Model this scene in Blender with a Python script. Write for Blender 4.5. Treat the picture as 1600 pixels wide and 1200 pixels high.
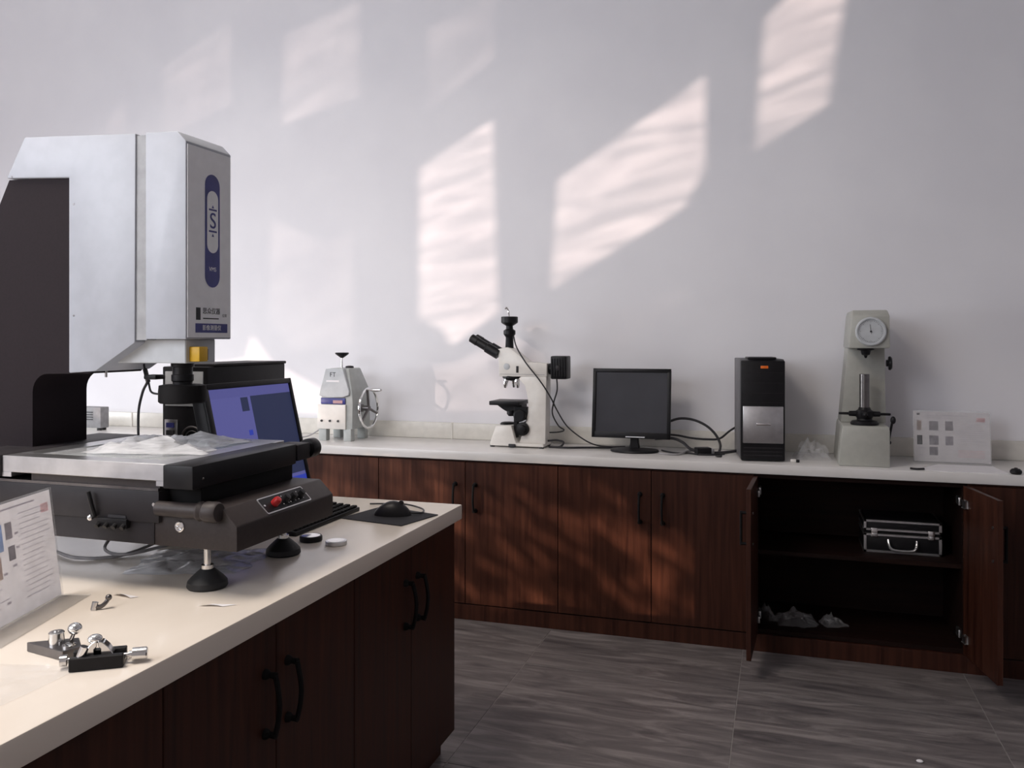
import bpy, bmesh, math, random
from mathutils import Vector, Matrix, noise
S = bpy.context.scene
for o in list(bpy.data.objects): bpy.data.objects.remove(o, do_unlink=True)
C = S.collection
R = math.radians
random.seed(4)

# ------------------------------------------------------------ camera
cam = bpy.data.cameras.new('camera'); camo = bpy.data.objects.new('camera', cam); C.objects.link(camo)
cam.sensor_width = 36; cam.lens = 1310 / 1600 * 36; cam.shift_y = -70 / 1600; cam.clip_start = .02
camo.location = (0, 0, 1.33); camo.rotation_euler = (R(90), 0, math.atan(418 / 1310))
S.camera = camo
# ------------------------------------------------------------ world, daylight, exposure
w = bpy.data.worlds.new('world'); S.world = w; w.use_nodes = True
w.node_tree.nodes['Background'].inputs[0].default_value = (.72, .82, 1, 1)
w.node_tree.nodes['Background'].inputs[1].default_value = .35
S.view_settings.view_transform = 'Standard'; S.view_settings.look = 'None'
S.view_settings.gamma = 1; S.view_settings.use_curve_mapping = False
S.view_settings.exposure = -0.12
def sun(name, d, energy, col, ang):
    l = bpy.data.lights.new(name, 'SUN'); l.energy = energy; l.color = col; l.angle = R(ang)
    o = bpy.data.objects.new(name, l); C.objects.link(o)
    o.location = (-8, -6, 3); o.rotation_euler = Vector(d).to_track_quat('-Z', 'Y').to_euler()
D1 = (.9, .75, .12)      # upward sun lamp standing in for sunlight reflected off a low glossy surface
D2 = (.75, .7, -.4)       # the sun itself
sun('sun_reflected', D1, 3.25, (1, .86, .79), .3)
sun('sun_direct', D2, 12, (1, .84, .70), .4)
def area(name, loc, d, sx, sy, e, col, spread=180):
    l = bpy.data.lights.new(name, 'AREA'); l.shape = 'RECTANGLE'; l.size = sx; l.size_y = sy; l.energy = e; l.color = col; l.spread = R(spread)
    o = bpy.data.objects.new(name, l); C.objects.link(o); o.location = loc
    o.rotation_euler = Vector(d).to_track_quat('-Z', 'Y').to_euler()
area('window_daylight', (-3.5, -1.0, 2.25), (0, 1, -.28), 3.6, 1.9, 122, (.88, .92, 1))
area('side_window_daylight', (-6.6, 2.3, 1.25), (4, 1.85, -.1), 1.6, .8, 13, (.95, .97, 1), 60)
area('ceiling_panel', (-2.0, .75, 3.86), (0, 0, -1), 1.2, 1.2, 66, (1, .9, .8), 150)

# ------------------------------------------------------------ materials
def mat(name, col, rough=.5, metal=0, spec=.5, emit=0, ecol=None, coat=0):
    m = bpy.data.materials.new(name); m.use_nodes = True
    b = m.node_tree.nodes['Principled BSDF']
    b.inputs['Base Color'].default_value = (*col, 1); b.inputs['Roughness'].default_value = rough
    b.inputs['Metallic'].default_value = metal; b.inputs['Specular IOR Level'].default_value = spec
    b.inputs['Coat Weight'].default_value = coat
    if emit:
        b.inputs['Emission Color'].default_value = (*(ecol or col), 1); b.inputs['Emission Strength'].default_value = emit
    return m
def nodes(m): return m.node_tree.nodes, m.node_tree.links, m.node_tree.nodes['Principled BSDF']
def vary(m, c0, c1, scale=(1, 1, 1), ns=6, detail=5, lo=.35, hi=.65, bump=0, rough=None, dist=0, bdist=.002):
    N, L, b = nodes(m)
    tc = N.new('ShaderNodeTexCoord'); mp = N.new('ShaderNodeMapping'); mp.inputs['Scale'].default_value = scale
    n = N.new('ShaderNodeTexNoise'); n.inputs['Scale'].default_value = ns; n.inputs['Detail'].default_value = detail
    n.inputs['Distortion'].default_value = dist
    r = N.new('ShaderNodeValToRGB'); r.color_ramp.elements[0].position = lo; r.color_ramp.elements[1].position = hi
    r.color_ramp.elements[0].color = (*c0, 1); r.color_ramp.elements[1].color = (*c1, 1)
    L.new(tc.outputs['Object'], mp.inputs[0]); L.new(mp.outputs[0], n.inputs[0]); L.new(n.outputs[0], r.inputs[0])
    L.new(r.outputs[0], b.inputs['Base Color'])
    if rough:
        mr = N.new('ShaderNodeMapRange'); mr.inputs[3].default_value, mr.inputs[4].default_value = rough
        L.new(n.outputs[0], mr.inputs[0]); L.new(mr.outputs[0], b.inputs['Roughness'])
    if bump:
        bp = N.new('ShaderNodeBump'); bp.inputs['Strength'].default_value = bump; bp.inputs['Distance'].default_value = bdist
        L.new(n.outputs[0], bp.inputs['Height']); L.new(bp.outputs[0], b.inputs['Normal'])
    return m
M = {}
M['wall'] = vary(mat('wall_paint', (.8, .8, .82), .85), (.76, .75, .785), (.80, .79, .82), ns=2.2, bump=.1)
M['ceil'] = vary(mat('ceiling_paint', (.8, .8, .8), .9), (.78, .78, .78), (.82, .82, .82), ns=3)
M['wood'] = vary(mat('dark_wood', (.09, .035, .02), .42, spec=.22), (.021, .0062, .0040), (.062, .0208, .0118), scale=(22, 22, 1.1), ns=2.2, detail=7, lo=.28, hi=.75, bump=.08, rough=(.36, .5), dist=.6)
M['wood_in'] = vary(mat('dark_wood_inside', (.04, .016, .01), .6, spec=.12), (.008, .0035, .003), (.016, .0065, .005), scale=(1.5, 18, 18), ns=2, detail=6)  # darker copy of the wood, cabinet interior shade put into the colour
M['counter'] = vary(mat('cream_worktop', (.78, .72, .66), .22), (.80, .72, .63), (.86, .785, .70), scale=(1, .35, 1), ns=4, detail=6, rough=(.16, .26))
M['counter_b'] = vary(mat('white_worktop', (.74, .72, .71), .25), (.70, .68, .66), (.76, .74, .73), ns=4, detail=6, rough=(.2, .3))
M['grout'] = vary(mat('grout', (.2, .18, .17), .9), (.25, .23, .225), (.31, .29, .28), ns=20)
def tile_mat():
    m = mat('stone_tile', (.12, .1, .1), .4); N, L, b = nodes(m)
    g = N.new('ShaderNodeNewGeometry'); oi = N.new('ShaderNodeObjectInfo')
    mp = N.new('ShaderNodeMapping'); mp.inputs['Scale'].default_value = (1.1, 6.5, 1); mp.inputs['Rotation'].default_value = (0, 0, R(12))
    mu = N.new('ShaderNodeVectorMath'); mu.operation = 'ADD'
    cb = N.new('ShaderNodeCombineXYZ'); ml = N.new('ShaderNodeMath'); ml.operation = 'MULTIPLY'; ml.inputs[1].default_value = 17
    L.new(oi.outputs['Random'], ml.inputs[0]); L.new(ml.outputs[0], cb.inputs[2])
    L.new(g.outputs['Position'], mp.inputs[0]); L.new(mp.outputs[0], mu.inputs[0]); L.new(cb.outputs[0], mu.inputs[1])
    n = N.new('ShaderNodeTexNoise'); n.inputs['Scale'].default_value = 2.4; n.inputs['Detail'].default_value = 9; n.inputs['Roughness'].default_value = .62; n.inputs['Distortion'].default_value = 1.3
    L.new(mu.outputs[0], n.inputs[0])
    r = N.new('ShaderNodeValToRGB'); e = r.color_ramp.elements
    e[0].position = .3; e[0].color = (.075, .066, .070, 1); e[1].position = .74; e[1].color = (.30, .27, .265, 1)
    k = e.new(.5); k.color = (.155, .138, .138, 1)
    L.new(n.outputs[0], r.inputs[0]); L.new(r.outputs[0], b.inputs['Base Color'])
    bp = N.new('ShaderNodeBump'); bp.inputs['Strength'].default_value = .25; bp.inputs['Distance'].default_value = .002
    L.new(n.outputs[0], bp.inputs['Height']); L.new(bp.outputs[0], b.inputs['Normal'])
    return m
M['tile'] = tile_mat()
def fine(name, col, rough, metal=0, d=.12, ns=30, **k):
    return vary(mat(name, col, rough, metal, **k), tuple(c * (1 - d) for c in col), tuple(min(1, c * (1 + d)) for c in col), ns=ns)
M['black'] = fine('black_plastic', (.010, .0095, .011), .4, spec=.22)
M['black_matte'] = fine('black_matte', (.008, .0075, .008), .7, spec=.15)
M['charcoal'] = fine('charcoal_paint', (.022, .0195, .022), .5, spec=.25)
M['pc_grey'] = fine('grey_steel_case', (.10, .097, .105), .45)
M['pc_grey2'] = fine('mid_grey_plastic', (.24, .24, .25), .5)
M['purple'] = fine('dark_plum_textured_paint', (.0125, .008, .0105), .75, ns=160, d=.10, spec=.22)
M['brown'] = fine('dark_bronze_paint', (.036, .028, .027), .5, ns=120, d=.10, spec=.35)
M['white_paint'] = fine('white_powder_coat', (.385, .405, .455), .4, d=.03)
M['grey_face'] = fine('light_grey_face', (.86, .87, .90), .4, d=.03)
M['light_grey'] = fine('light_grey_paint', (.5, .52, .54), .4, d=.05)
M['blue'] = fine('blue_print', (.035, .04, .21), .4)
M['ink'] = fine('black_ink', (.02, .02, .025), .6)
M['silver'] = fine('brushed_aluminium', (.62, .62, .63), .32, 1, d=.06)
M['steel'] = fine('polished_steel', (.7, .69, .68), .16, 1, d=.05)
M['chrome'] = fine('chrome', (.8, .8, .8), .08, 1, d=.03)
M['darksteel'] = fine('dark_steel', (.16, .15, .15), .3, .9)
M['yellow'] = fine('yellow_plastic', (.72, .42, .012), .45)
M['red'] = fine('red_plastic', (.40, .012, .014), .35)
M['orange'] = fine('orange_badge', (.85, .17, .015), .4)
M['cream'] = fine('cream_enamel', (.66, .635, .585), .35, d=.04)
M['mic_white'] = fine('white_enamel', (.74, .71, .67), .32, d=.03)
M['grey_green'] = fine('grey_green_enamel', (.40, .40, .365), .42, d=.04)
M['grind'] = fine('machine_grey_enamel', (.42, .44, .43), .42, d=.05)
M['paper'] = fine('white_paper', (.80, .78, .80), .7, d=.02)
def sheet_mat(name='translucent_paper', col=(.84, .81, .82), d=.02):
    m = fine(name, col, .7, d=d); N, L, b = nodes(m)
    t = N.new('ShaderNodeBsdfTranslucent'); t.inputs[0].default_value = (*(min(1, c * 1.06) for c in col), 1)
    mx = N.new('ShaderNodeMixShader'); mx.inputs[0].default_value = .45
    L.new(b.outputs[0], mx.inputs[1]); L.new(t.outputs[0], mx.inputs[2]); L.new(mx.outputs[0], N['Material Output'].inputs[0])
    return m
M['sheet'] = sheet_mat()
M['paper_line'] = sheet_mat('grey_print', (.62, .59, .64))
M['pink'] = sheet_mat('red_stamp_print', (.86, .55, .56))
M['blueprint'] = sheet_mat('blue_photo_print', (.38, .52, .78), .2)
M['greyprint'] = sheet_mat('photo_print', (.36, .34, .37), .45)
M['tanprint'] = sheet_mat('warm_photo_print', (.58, .47, .41), .25)
M['screen_off'] = fine('dark_screen', (.042, .042, .050), .3, ns=4, spec=.2)
M['cable'] = fine('black_cable', (.018, .017, .02), .5)
M['cable_grey'] = fine('grey_cable', (.3, .29, .30), .5)
M['rubber'] = fine('black_rubber', (.013, .013, .014), .6)
M['moth'] = fine('dark_cloth_pad', (.014, .014, .018), .9)
M['scr_lav'] = mat('screen_lavender', (.012, .012, .014), .4, spec=.12, emit=.32, ecol=(.31, .31, .93))
M['scr_title'] = mat('screen_title', (.012, .012, .014), .4, spec=.12, emit=.32, ecol=(.28, .28, .86))
M['scr_dark'] = mat('screen_navy', (.012, .012, .014), .4, spec=.12, emit=.3, ecol=(.075, .095, .24))
M['scr_blue'] = mat('screen_blue', (.012, .012, .014), .4, spec=.12, emit=.5, ecol=(.06, .10, .75))
def acrylic(name, tr=.8, tint=(1, 1, 1), rough=.06):
    m = bpy.data.materials.new(name); m.use_nodes = True; N = m.node_tree.nodes; L = m.node_tree.links
    N.remove(N['Principled BSDF']); out = N['Material Output']
    t = N.new('ShaderNodeBsdfTransparent'); t.inputs[0].default_value = (*tint, 1)
    g = N.new('ShaderNodeBsdfPrincipled'); g.inputs['Base Color'].default_value = (.8, .8, .82, 1); g.inputs['Roughness'].default_value = rough
    n = N.new('ShaderNodeTexNoise'); n.inputs['Scale'].default_value = 9; mr = N.new('ShaderNodeMapRange')
    mr.inputs[3].default_value = (1 - tr) * .5; mr.inputs[4].default_value = (1 - tr) * 1.5
    mx = N.new('ShaderNodeMixShader'); L.new(n.outputs[0], mr.inputs[0]); L.new(mr.outputs[0], mx.inputs[0])
    L.new(t.outputs[0], mx.inputs[1]); L.new(g.outputs[0], mx.inputs[2]); L.new(mx.outputs[0], out.inputs[0])
    return m
M['acrylic'] = acrylic('clear_acrylic', .86)
M['bag'] = acrylic('clear_plastic_film', .80, rough=.14)
M['strip_grey'] = fine('slide_grey', (.27, .275, .29), .5)
M['film'] = acrylic('white_plastic_film', .42, rough=.2)
M['wrap'] = acrylic('thin_plastic_wrap', .88, rough=.08)
M['bag_grey'] = acrylic('grey_plastic_film', .35, (.8, .8, .82))
M['glass'] = acrylic('stage_glass', .55, (.9, .95, .95), .05)
def streak(name, lo, hi, scale, rot, ns, tint=(1, .95, .92), dist=1.2, r0=.38, r1=.62):
    """wavy old window glass: lets the sun through in soft streaks"""
    m = bpy.data.materials.new(name); m.use_nodes = True; N = m.node_tree.nodes; L = m.node_tree.links
    N.remove(N['Principled BSDF']); out = N['Material Output']
    tc = N.new('ShaderNodeTexCoord'); mp = N.new('ShaderNodeMapping'); mp.vector_type = 'TEXTURE'; mp.inputs['Scale'].default_value = tuple(1 / q for q in scale); mp.inputs['Rotation'].default_value = rot
    n = N.new('ShaderNodeTexNoise'); n.inputs['Scale'].default_value = ns; n.inputs['Detail'].default_value = 3; n.inputs['Distortion'].default_value = dist
    mr = N.new('ShaderNodeMapRange'); mr.inputs[1].default_value = r0; mr.inputs[2].default_value = r1; mr.inputs[3].default_value = lo; mr.inputs[4].default_value = hi
    cc = N.new('ShaderNodeVectorMath'); cc.operation = 'SCALE'; cc.inputs[0].default_value = tint
    t = N.new('ShaderNodeBsdfTransparent')
    L.new(tc.outputs['Object'], mp.inputs[0]); L.new(mp.outputs[0], n.inputs[0]); L.new(n.outputs[0], mr.inputs[0]); L.new(mr.outputs[0], cc.inputs['Scale'])
    L.new(cc.outputs[0], t.inputs[0]); L.new(t.outputs[0], out.inputs[0])
    return m

# ------------------------------------------------------------ mesh helpers
class MB:
    def __init__(s): s.bm = bmesh.new()
    def box(s, x0, x1, y0, y1, z0, z1, bev=0, seg=2, mtx=None):
        r = bmesh.ops.create_cube(s.bm, size=1)
        vs = r['verts']
        for v in vs:
            v.co = Vector(((x0 + x1) / 2 + v.co.x * (x1 - x0), (y0 + y1) / 2 + v.co.y * (y1 - y0), (z0 + z1) / 2 + v.co.z * (z1 - z0)))
        if bev:
            es = {e for v in vs for e in v.link_edges}
            r = bmesh.ops.bevel(s.bm, geom=list(es), offset=bev, segments=seg, affect='EDGES', profile=.5)
            vs = list({v for f in r['faces'] for v in f.verts} | {v for v in vs if v.is_valid})
        if mtx: bmesh.ops.transform(s.bm, matrix=mtx, verts=[v for v in vs if v.is_valid])
        return s
    def cyl(s, p0, p1, r0, r1=None, n=24, cap=True):
        p0, p1 = Vector(p0), Vector(p1); r1 = r0 if r1 is None else r1
        q = (p1 - p0).to_track_quat('Z', 'Y'); A, B = [], []
        for i in range(n):
            a = 2 * math.pi * i / n; u = Vector((math.cos(a), math.sin(a), 0))
            A.append(s.bm.verts.new(p0 + q @ (u * r0))); B.append(s.bm.verts.new(p1 + q @ (u * r1)))
        for i in range(n): s.bm.faces.new((A[i], A[(i + 1) % n], B[(i + 1) % n], B[i]))
        if cap: s.bm.faces.new(A[::-1]); s.bm.faces.new(B)
        return s
    def lathe(s, p0, d, prof, n=28):
        """prof: list of (distance along d, radius)"""
        p0 = Vector(p0); q = Vector(d).normalized().to_track_quat('Z', 'Y'); rings = []
        for t, r in prof:
            r = max(r, 1e-5)
            rings.append([s.bm.verts.new(p0 + q @ Vector((r * math.cos(2 * math.pi * i / n), r * math.sin(2 * math.pi * i / n), t))) for i in range(n)])
        for a, b in zip(rings, rings[1:]):
            for i in range(n): s.bm.faces.new((a[i], a[(i + 1) % n], b[(i + 1) % n], b[i]))
        s.bm.faces.new(rings[0][::-1]); s.bm.faces.new(rings[-1])
        return s
    def prism(s, poly, axis, a, b):
        """poly 2D extruded along axis. 'Y': (x,z); 'X': (y,z); 'Z': (x,y)"""
        def pt(u, v, t): return {'Y': (u, t, v), 'X': (t, u, v), 'Z': (u, v, t)}[axis]
        A = [s.bm.verts.new(pt(u, v, a)) for u, v in poly]; B = [s.bm.verts.new(pt(u, v, b)) for u, v in poly]
        n = len(poly)
        for i in range(n): s.bm.faces.new((A[i], A[(i + 1) % n], B[(i + 1) % n], B[i]))
        s.bm.faces.new(A[::-1]); s.bm.faces.new(B)
        return s
    def torus(s, c, d, r, t, n=40, k=10):
        c = Vector(c); q = Vector(d).normalized().to_track_quat('Z', 'Y'); rings = []
        for i in range(n):
            a = 2 * math.pi * i / n; u = Vector((math.cos(a), math.sin(a), 0))
            rings.append([s.bm.verts.new(c + q @ (u * (r + t * math.cos(2 * math.pi * j / k)) + Vector((0, 0, t * math.sin(2 * math.pi * j / k))))) for j in range(k)])
        for i in range(n):
            for j in range(k): s.bm.faces.new((rings[i][j], rings[(i + 1) % n][j], rings[(i + 1) % n][(j + 1) % k], rings[i][(j + 1) % k]))
        return s
    def tube(s, pts, r, n=8, sub=8):
        P = [Vector(p) for p in pts]; path = []
        for i in range(len(P) - 1):
            a, b, c, d = P[max(i - 1, 0)], P[i], P[i + 1], P[min(i + 2, len(P) - 1)]
            for j in range(sub):
                t = j / sub
                path.append(.5 * ((2 * b) + (c - a) * t + (2 * a - 5 * b + 4 * c - d) * t * t + (3 * b - a - 3 * c + d) * t ** 3))
        path.append(P[-1]); rings = []; up = Vector((.13, .31, 1)).normalized()
        for i, p in enumerate(path):
            t = (path[min(i + 1, len(path) - 1)] - path[max(i - 1, 0)]).normalized()
            u = t.cross(up)
            if u.length < 1e-3: u = t.cross(Vector((1, 0, 0)))
            u.normalize(); v = t.cross(u)
            rings.append([s.bm.verts.new(p + r * (math.cos(2 * math.pi * k / n) * u + math.sin(2 * math.pi * k / n) * v)) for k in range(n)])
        for a, b in zip(rings, rings[1:]):
            for k in range(n): s.bm.faces.new((a[k], a[(k + 1) % n], b[(k + 1) % n], b[k]))
        s.bm.faces.new(rings[0][::-1]); s.bm.faces.new(rings[-1])
        return s
    def ball(s, c, r, sc=(1, 1, 1), n=20):
        bmesh.ops.create_uvsphere(s.bm, u_segments=n, v_segments=n // 2 + 2, radius=r, matrix=Matrix.Translation(c) @ Matrix.Diagonal((*sc, 1)))
        return s
    def bevel(s, w, seg=2, ang=30):
        s.bm.normal_update()
        es = [e for e in s.bm.edges if len(e.link_faces) == 2 and e.calc_face_angle(0) > R(ang)]
        bmesh.ops.bevel(s.bm, geom=es, offset=w, segments=seg, affect='EDGES', profile=.5, clamp_overlap=True)
        return s
    def xf(s, mtx): bmesh.ops.transform(s.bm, matrix=mtx, verts=s.bm.verts); return s
    def build(s, name, m, parent=None, label=None, smooth=True):
        bmesh.ops.recalc_face_normals(s.bm, faces=s.bm.faces)
        me = bpy.data.meshes.new(name); s.bm.to_mesh(me); s.bm.free()
        if smooth:
            for p in me.polygons: p.use_smooth = True
            me.set_sharp_from_angle(angle=R(32))
        me.materials.append(M[m] if isinstance(m, str) else m)
        o = bpy.data.objects.new(name, me); C.objects.link(o)
        if parent is not None:
            o.parent = parent; o.matrix_parent_inverse = Matrix.Identity(4)
            me.transform(chain_inv(parent)); me.update()
        if label: o['label'] = label
        return o
def chain_inv(p):
    m = Matrix.Identity(4)
    while p is not None:
        m = p.matrix_basis @ m; p = p.parent
    return m.inverted()
def tag(o, label, cat, group=None):
    o['label'] = label; o['category'] = cat
    if group: o['group'] = group
    return o
def thing(name, label, cat, loc=(0, 0, 0), group=None):
    o = bpy.data.objects.new(name, None); C.objects.link(o); o.location = loc; o.empty_display_size = .05
    return tag(o, label, cat, group)
def struct(o): o['kind'] = 'structure'; return o
def rot_about(p, axis, ang): return Matrix.Translation(p) @ Matrix.Rotation(ang, 4, axis) @ Matrix.Translation(-Vector(p))
def rrect(x0, x1, y0, y1, r, n=5):
    P = []
    for cx, cy, a0 in ((x1 - r, y1 - r, 0), (x0 + r, y1 - r, 90), (x0 + r, y0 + r, 180), (x1 - r, y0 + r, 270)):
        for i in range(n + 1):
            a = R(a0 + 90 * i / n); P.append((cx + r * math.cos(a), cy + r * math.sin(a)))
    return P
def crumple(nx, ny, fn):
    b = MB(); V = [[b.bm.verts.new(fn(i / nx, j / ny)) for j in range(ny + 1)] for i in range(nx + 1)]
    for i in range(nx):
        for j in range(ny): b.bm.faces.new((V[i][j], V[i + 1][j], V[i + 1][j + 1], V[i][j + 1]))
    return b
def hill(cx, cy, hx, hy, z, h, seed, ang=0, ns=14, rough=.5, ragged=.18):
    """crumpled film lying on a surface at z: domed, creased, touching at its rim"""
    def fn(u, v):
        a, b = u * 2 - 1, v * 2 - 1
        n1 = noise.noise(Vector((a * 3 + seed, b * 3, seed)))
        n2 = noise.noise(Vector((a * ns * .5, b * ns * .5 + seed, seed * 2)))
        e = max(0, 1 - max(abs(a), abs(b)) ** 2.2)
        k = 1 + ragged * noise.noise(Vector((math.atan2(b, a) * 2, seed, 3)))
        x, y = a * hx * k, b * hy * k
        x += hx * .12 * noise.noise(Vector((a * 4, b * 4, seed + 9))); y += hy * .12 * noise.noise(Vector((a * 4, b * 4, seed + 19)))
        zz = z + .0008 + h * e * max(.04, .5 + .7 * n1 + .45 * rough * (.5 - abs(n2)))
        return (cx + x * math.cos(ang) - y * math.sin(ang), cy + x * math.sin(ang) + y * math.cos(ang), zz)
    return crumple(34, 28, fn)

# ------------------------------------------------------------ setting
WY, CZ = 4.17, .80           # back wall, worktop height
XL, XR, YF, CH = -12.2, 3.0, -1.2, 3.9
fl = struct(MB().box(XL, XR, YF, WY, -.10, -.0015).build('floor', 'grout', smooth=False))
tb = MB().box(0.0015, .8435, .0015, .8435, -.0015, 0, .0006, 1); tile0 = tb.build('tile', 'tile', fl, smooth=False)
first = True
for i in range(-3, 4):
    for j in range(-2, 5):
        x, y = -.15 + .845 * i, -.09 + .845 * j
        if y > 3.7: continue
        t = tile0 if first else tile0.copy()
        if not first: C.objects.link(t); t.parent = fl
        first = False
        t.location = (x, y, 0)
struct(MB().box(XL, XR, WY, WY + .2, -.1, CH).build('wall_back', 'wall', smooth=False))
struct(MB().box(XR, XR + .2, YF, WY, -.1, CH).build('wall_right', 'wall', smooth=False))
struct(MB().box(XL, XR + .2, YF - .2, WY + .2, CH, CH + .15).build('ceiling', 'ceil', smooth=False))

# front wall behind the photographer, with added openings cut to shape the sun patches
def shift(poly, d, y):
    t = (y - YF) / d[1]
    return [(x - d[0] * t, z - d[2] * t) for x, z in poly]
patches = [ # sun patch outlines wanted on the back wall (x, z), mask kind
    ([(-2.0, 2.24), (-1.44, 2.54), (-1.41, 1.47), (-1.78, 1.22), (-1.86, 1.36), (-2.0, 1.42)], 0),
    ([(-1.225, 2.13), (-.345, 2.68), (-.345, 2.16), (-.45, 1.97), (-1.27, 1.50)], 0),
    ([(-.21, 2.84), (.0, 3.02), (.30, 2.98), (.21, 2.42), (-.26, 2.14)], 0),
    ([(-4.10, 2.66), (-3.82, 2.87), (-3.82, 2.30), (-4.10, 2.30)], 2),
    ([(-3.68, 2.95), (-3.07, 3.23), (-3.05, 2.70), (-3.68, 2.50)], 1),
    ([(-2.85, 3.05), (-2.22, 3.23), (-2.22, 2.68), (-2.85, 2.52)], 1),
    ([(-1.95, 2.99), (-1.43, 3.16), (-1.43, 2.80), (-1.95, 2.48)], 2),
    ([(-2.93, 2.08), (-2.45, 1.88), (-2.26, 2.08), (-2.26, 1.30), (-2.76, 1.24), (-2.93, 1.42)], 2),
    ([(-3.02, 1.44), (-2.96, 1.40), (-2.78, 1.20), (-2.40, 1.02), (-2.42, .90), (-3.6, .90), (-3.6, 1.20), (-3.1, 1.20)], 3),
    ([(-2.14, 1.20), (-1.78, 1.19), (-1.42, 1.37), (-1.14, 1.42), (-1.14, .93), (-2.24, .93)], 1),
    ([(-1.06, 1.42), (-.42, 1.62), (-.42, 1.52), (-.9, 1.12), (-1.06, 1.10)], 4),
]
kinds = [streak('wavy_glass', .62, 1.0, (1.0, 1, 8), (0, R(-14), 0), 1.5, dist=1.6),  # masks that set brightness and ripple of each sun patch
         streak('wavy_glass_sheer', .30, .58, (1.2, 1, 4), (0, R(-28), 0), 1.4),
         streak('wavy_glass_dim', .26, .44, (1.2, 1, 4), (0, R(-28), 0), 1.4),
         streak('wavy_glass_clear', .9, 1.0, (1, 1, 3), (0, 0, 0), 1.5),
         streak('wavy_glass_faint', .0, .26, (1.5, 1, 7), (0, R(-30), 0), 2.0)]
lattice = streak('ribbed_glass', .02, 1.0, (5.2, 1, 15), (0, R(38), 0), 1.1, tint=(1, .93, .86), dist=.8, r0=.40, r1=.68)  # unseen mask giving the sun dapples on the cabinet doors
holes = [(shift(p, D1, WY), kinds[k]) for p, k in patches]
holes.append((shift([(-2.9, .04), (-2.9, .80), (-.98, .80), (-.36, .45), (-.20, .06)], D2, 3.735), lattice))  # opening added to aim the dapples at the cabinet fronts
cu = bpy.data.curves.new('wall_front', 'CURVE'); cu.dimensions = '2D'; cu.fill_mode = 'BOTH'; cu.extrude = .06
def spl(poly):
    s = cu.splines.new('POLY'); s.points.add(len(poly) - 1); s.use_cyclic_u = True
    for q, (x, z) in zip(s.points, poly): q.co = (x, z, 0, 1)
spl([(XL, -.6), (XR, -.6), (XR, CH), (XL, CH)])
for p, k in holes: spl(p)
tmp = bpy.data.objects.new('tmp', cu); C.objects.link(tmp)
bpy.context.view_layer.update()
me = bpy.data.meshes.new_from_object(tmp.evaluated_get(bpy.context.evaluated_depsgraph_get()))
bpy.data.objects.remove(tmp); bpy.data.curves.remove(cu)
wf = bpy.data.objects.new('wall_front', me); C.objects.link(wf); struct(wf)
me.transform(Matrix.Translation((0, YF - .06, 0)) @ Matrix.Rotation(R(90), 4, 'X')); me.materials.clear(); me.materials.append(M['wall'])
for i, (p, k) in enumerate(holes):
    o = MB().prism(p, 'Y', YF - .07, YF - .066).build('window_%d' % (i + 1), k, smooth=False); struct(o)  # unseen panes added behind the camera to pattern the sun

# ------------------------------------------------------------ bench along the back wall
FY = 3.735
wt = MB().box(-6.0, XR - .01, 3.705, WY, CZ - .042, CZ, .004).build('bench_worktop', 'counter_b')
tag(wt, 'long white worktop running along the back wall', 'worktop')
us = MB().box(-6.0, XR - .01, WY - .018, WY, CZ, CZ + .085, .003)
for x in (-5.0, -3.75, -1.66): us.box(x - .004, x + .004, WY - .021, WY - .017, CZ, CZ + .087)
struct(us.build('trim_1', 'cream'))
hm = None
def handle(parent, x, z0, z1, face, axis):
    b = MB()
    for z in (z0, z1):
        b.lathe((x, face, z) if axis == 'Y' else (face, x, z), (0, -1, 0) if axis == 'Y' else (1, 0, 0), [(0, .011), (.006, .010), (.012, .006), (.026, .007)])
    n = 6
    pts = []
    for i in range(n + 1):
        t = i / n; off = .024 + .010 * math.sin(math.pi * t); z = z0 + (z1 - z0) * t
        pts.append((x, face - off, z) if axis == 'Y' else (face + off, x, z))
    b.tube(pts, .0055)
    return b.build('handle', 'black_matte', parent)
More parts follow.
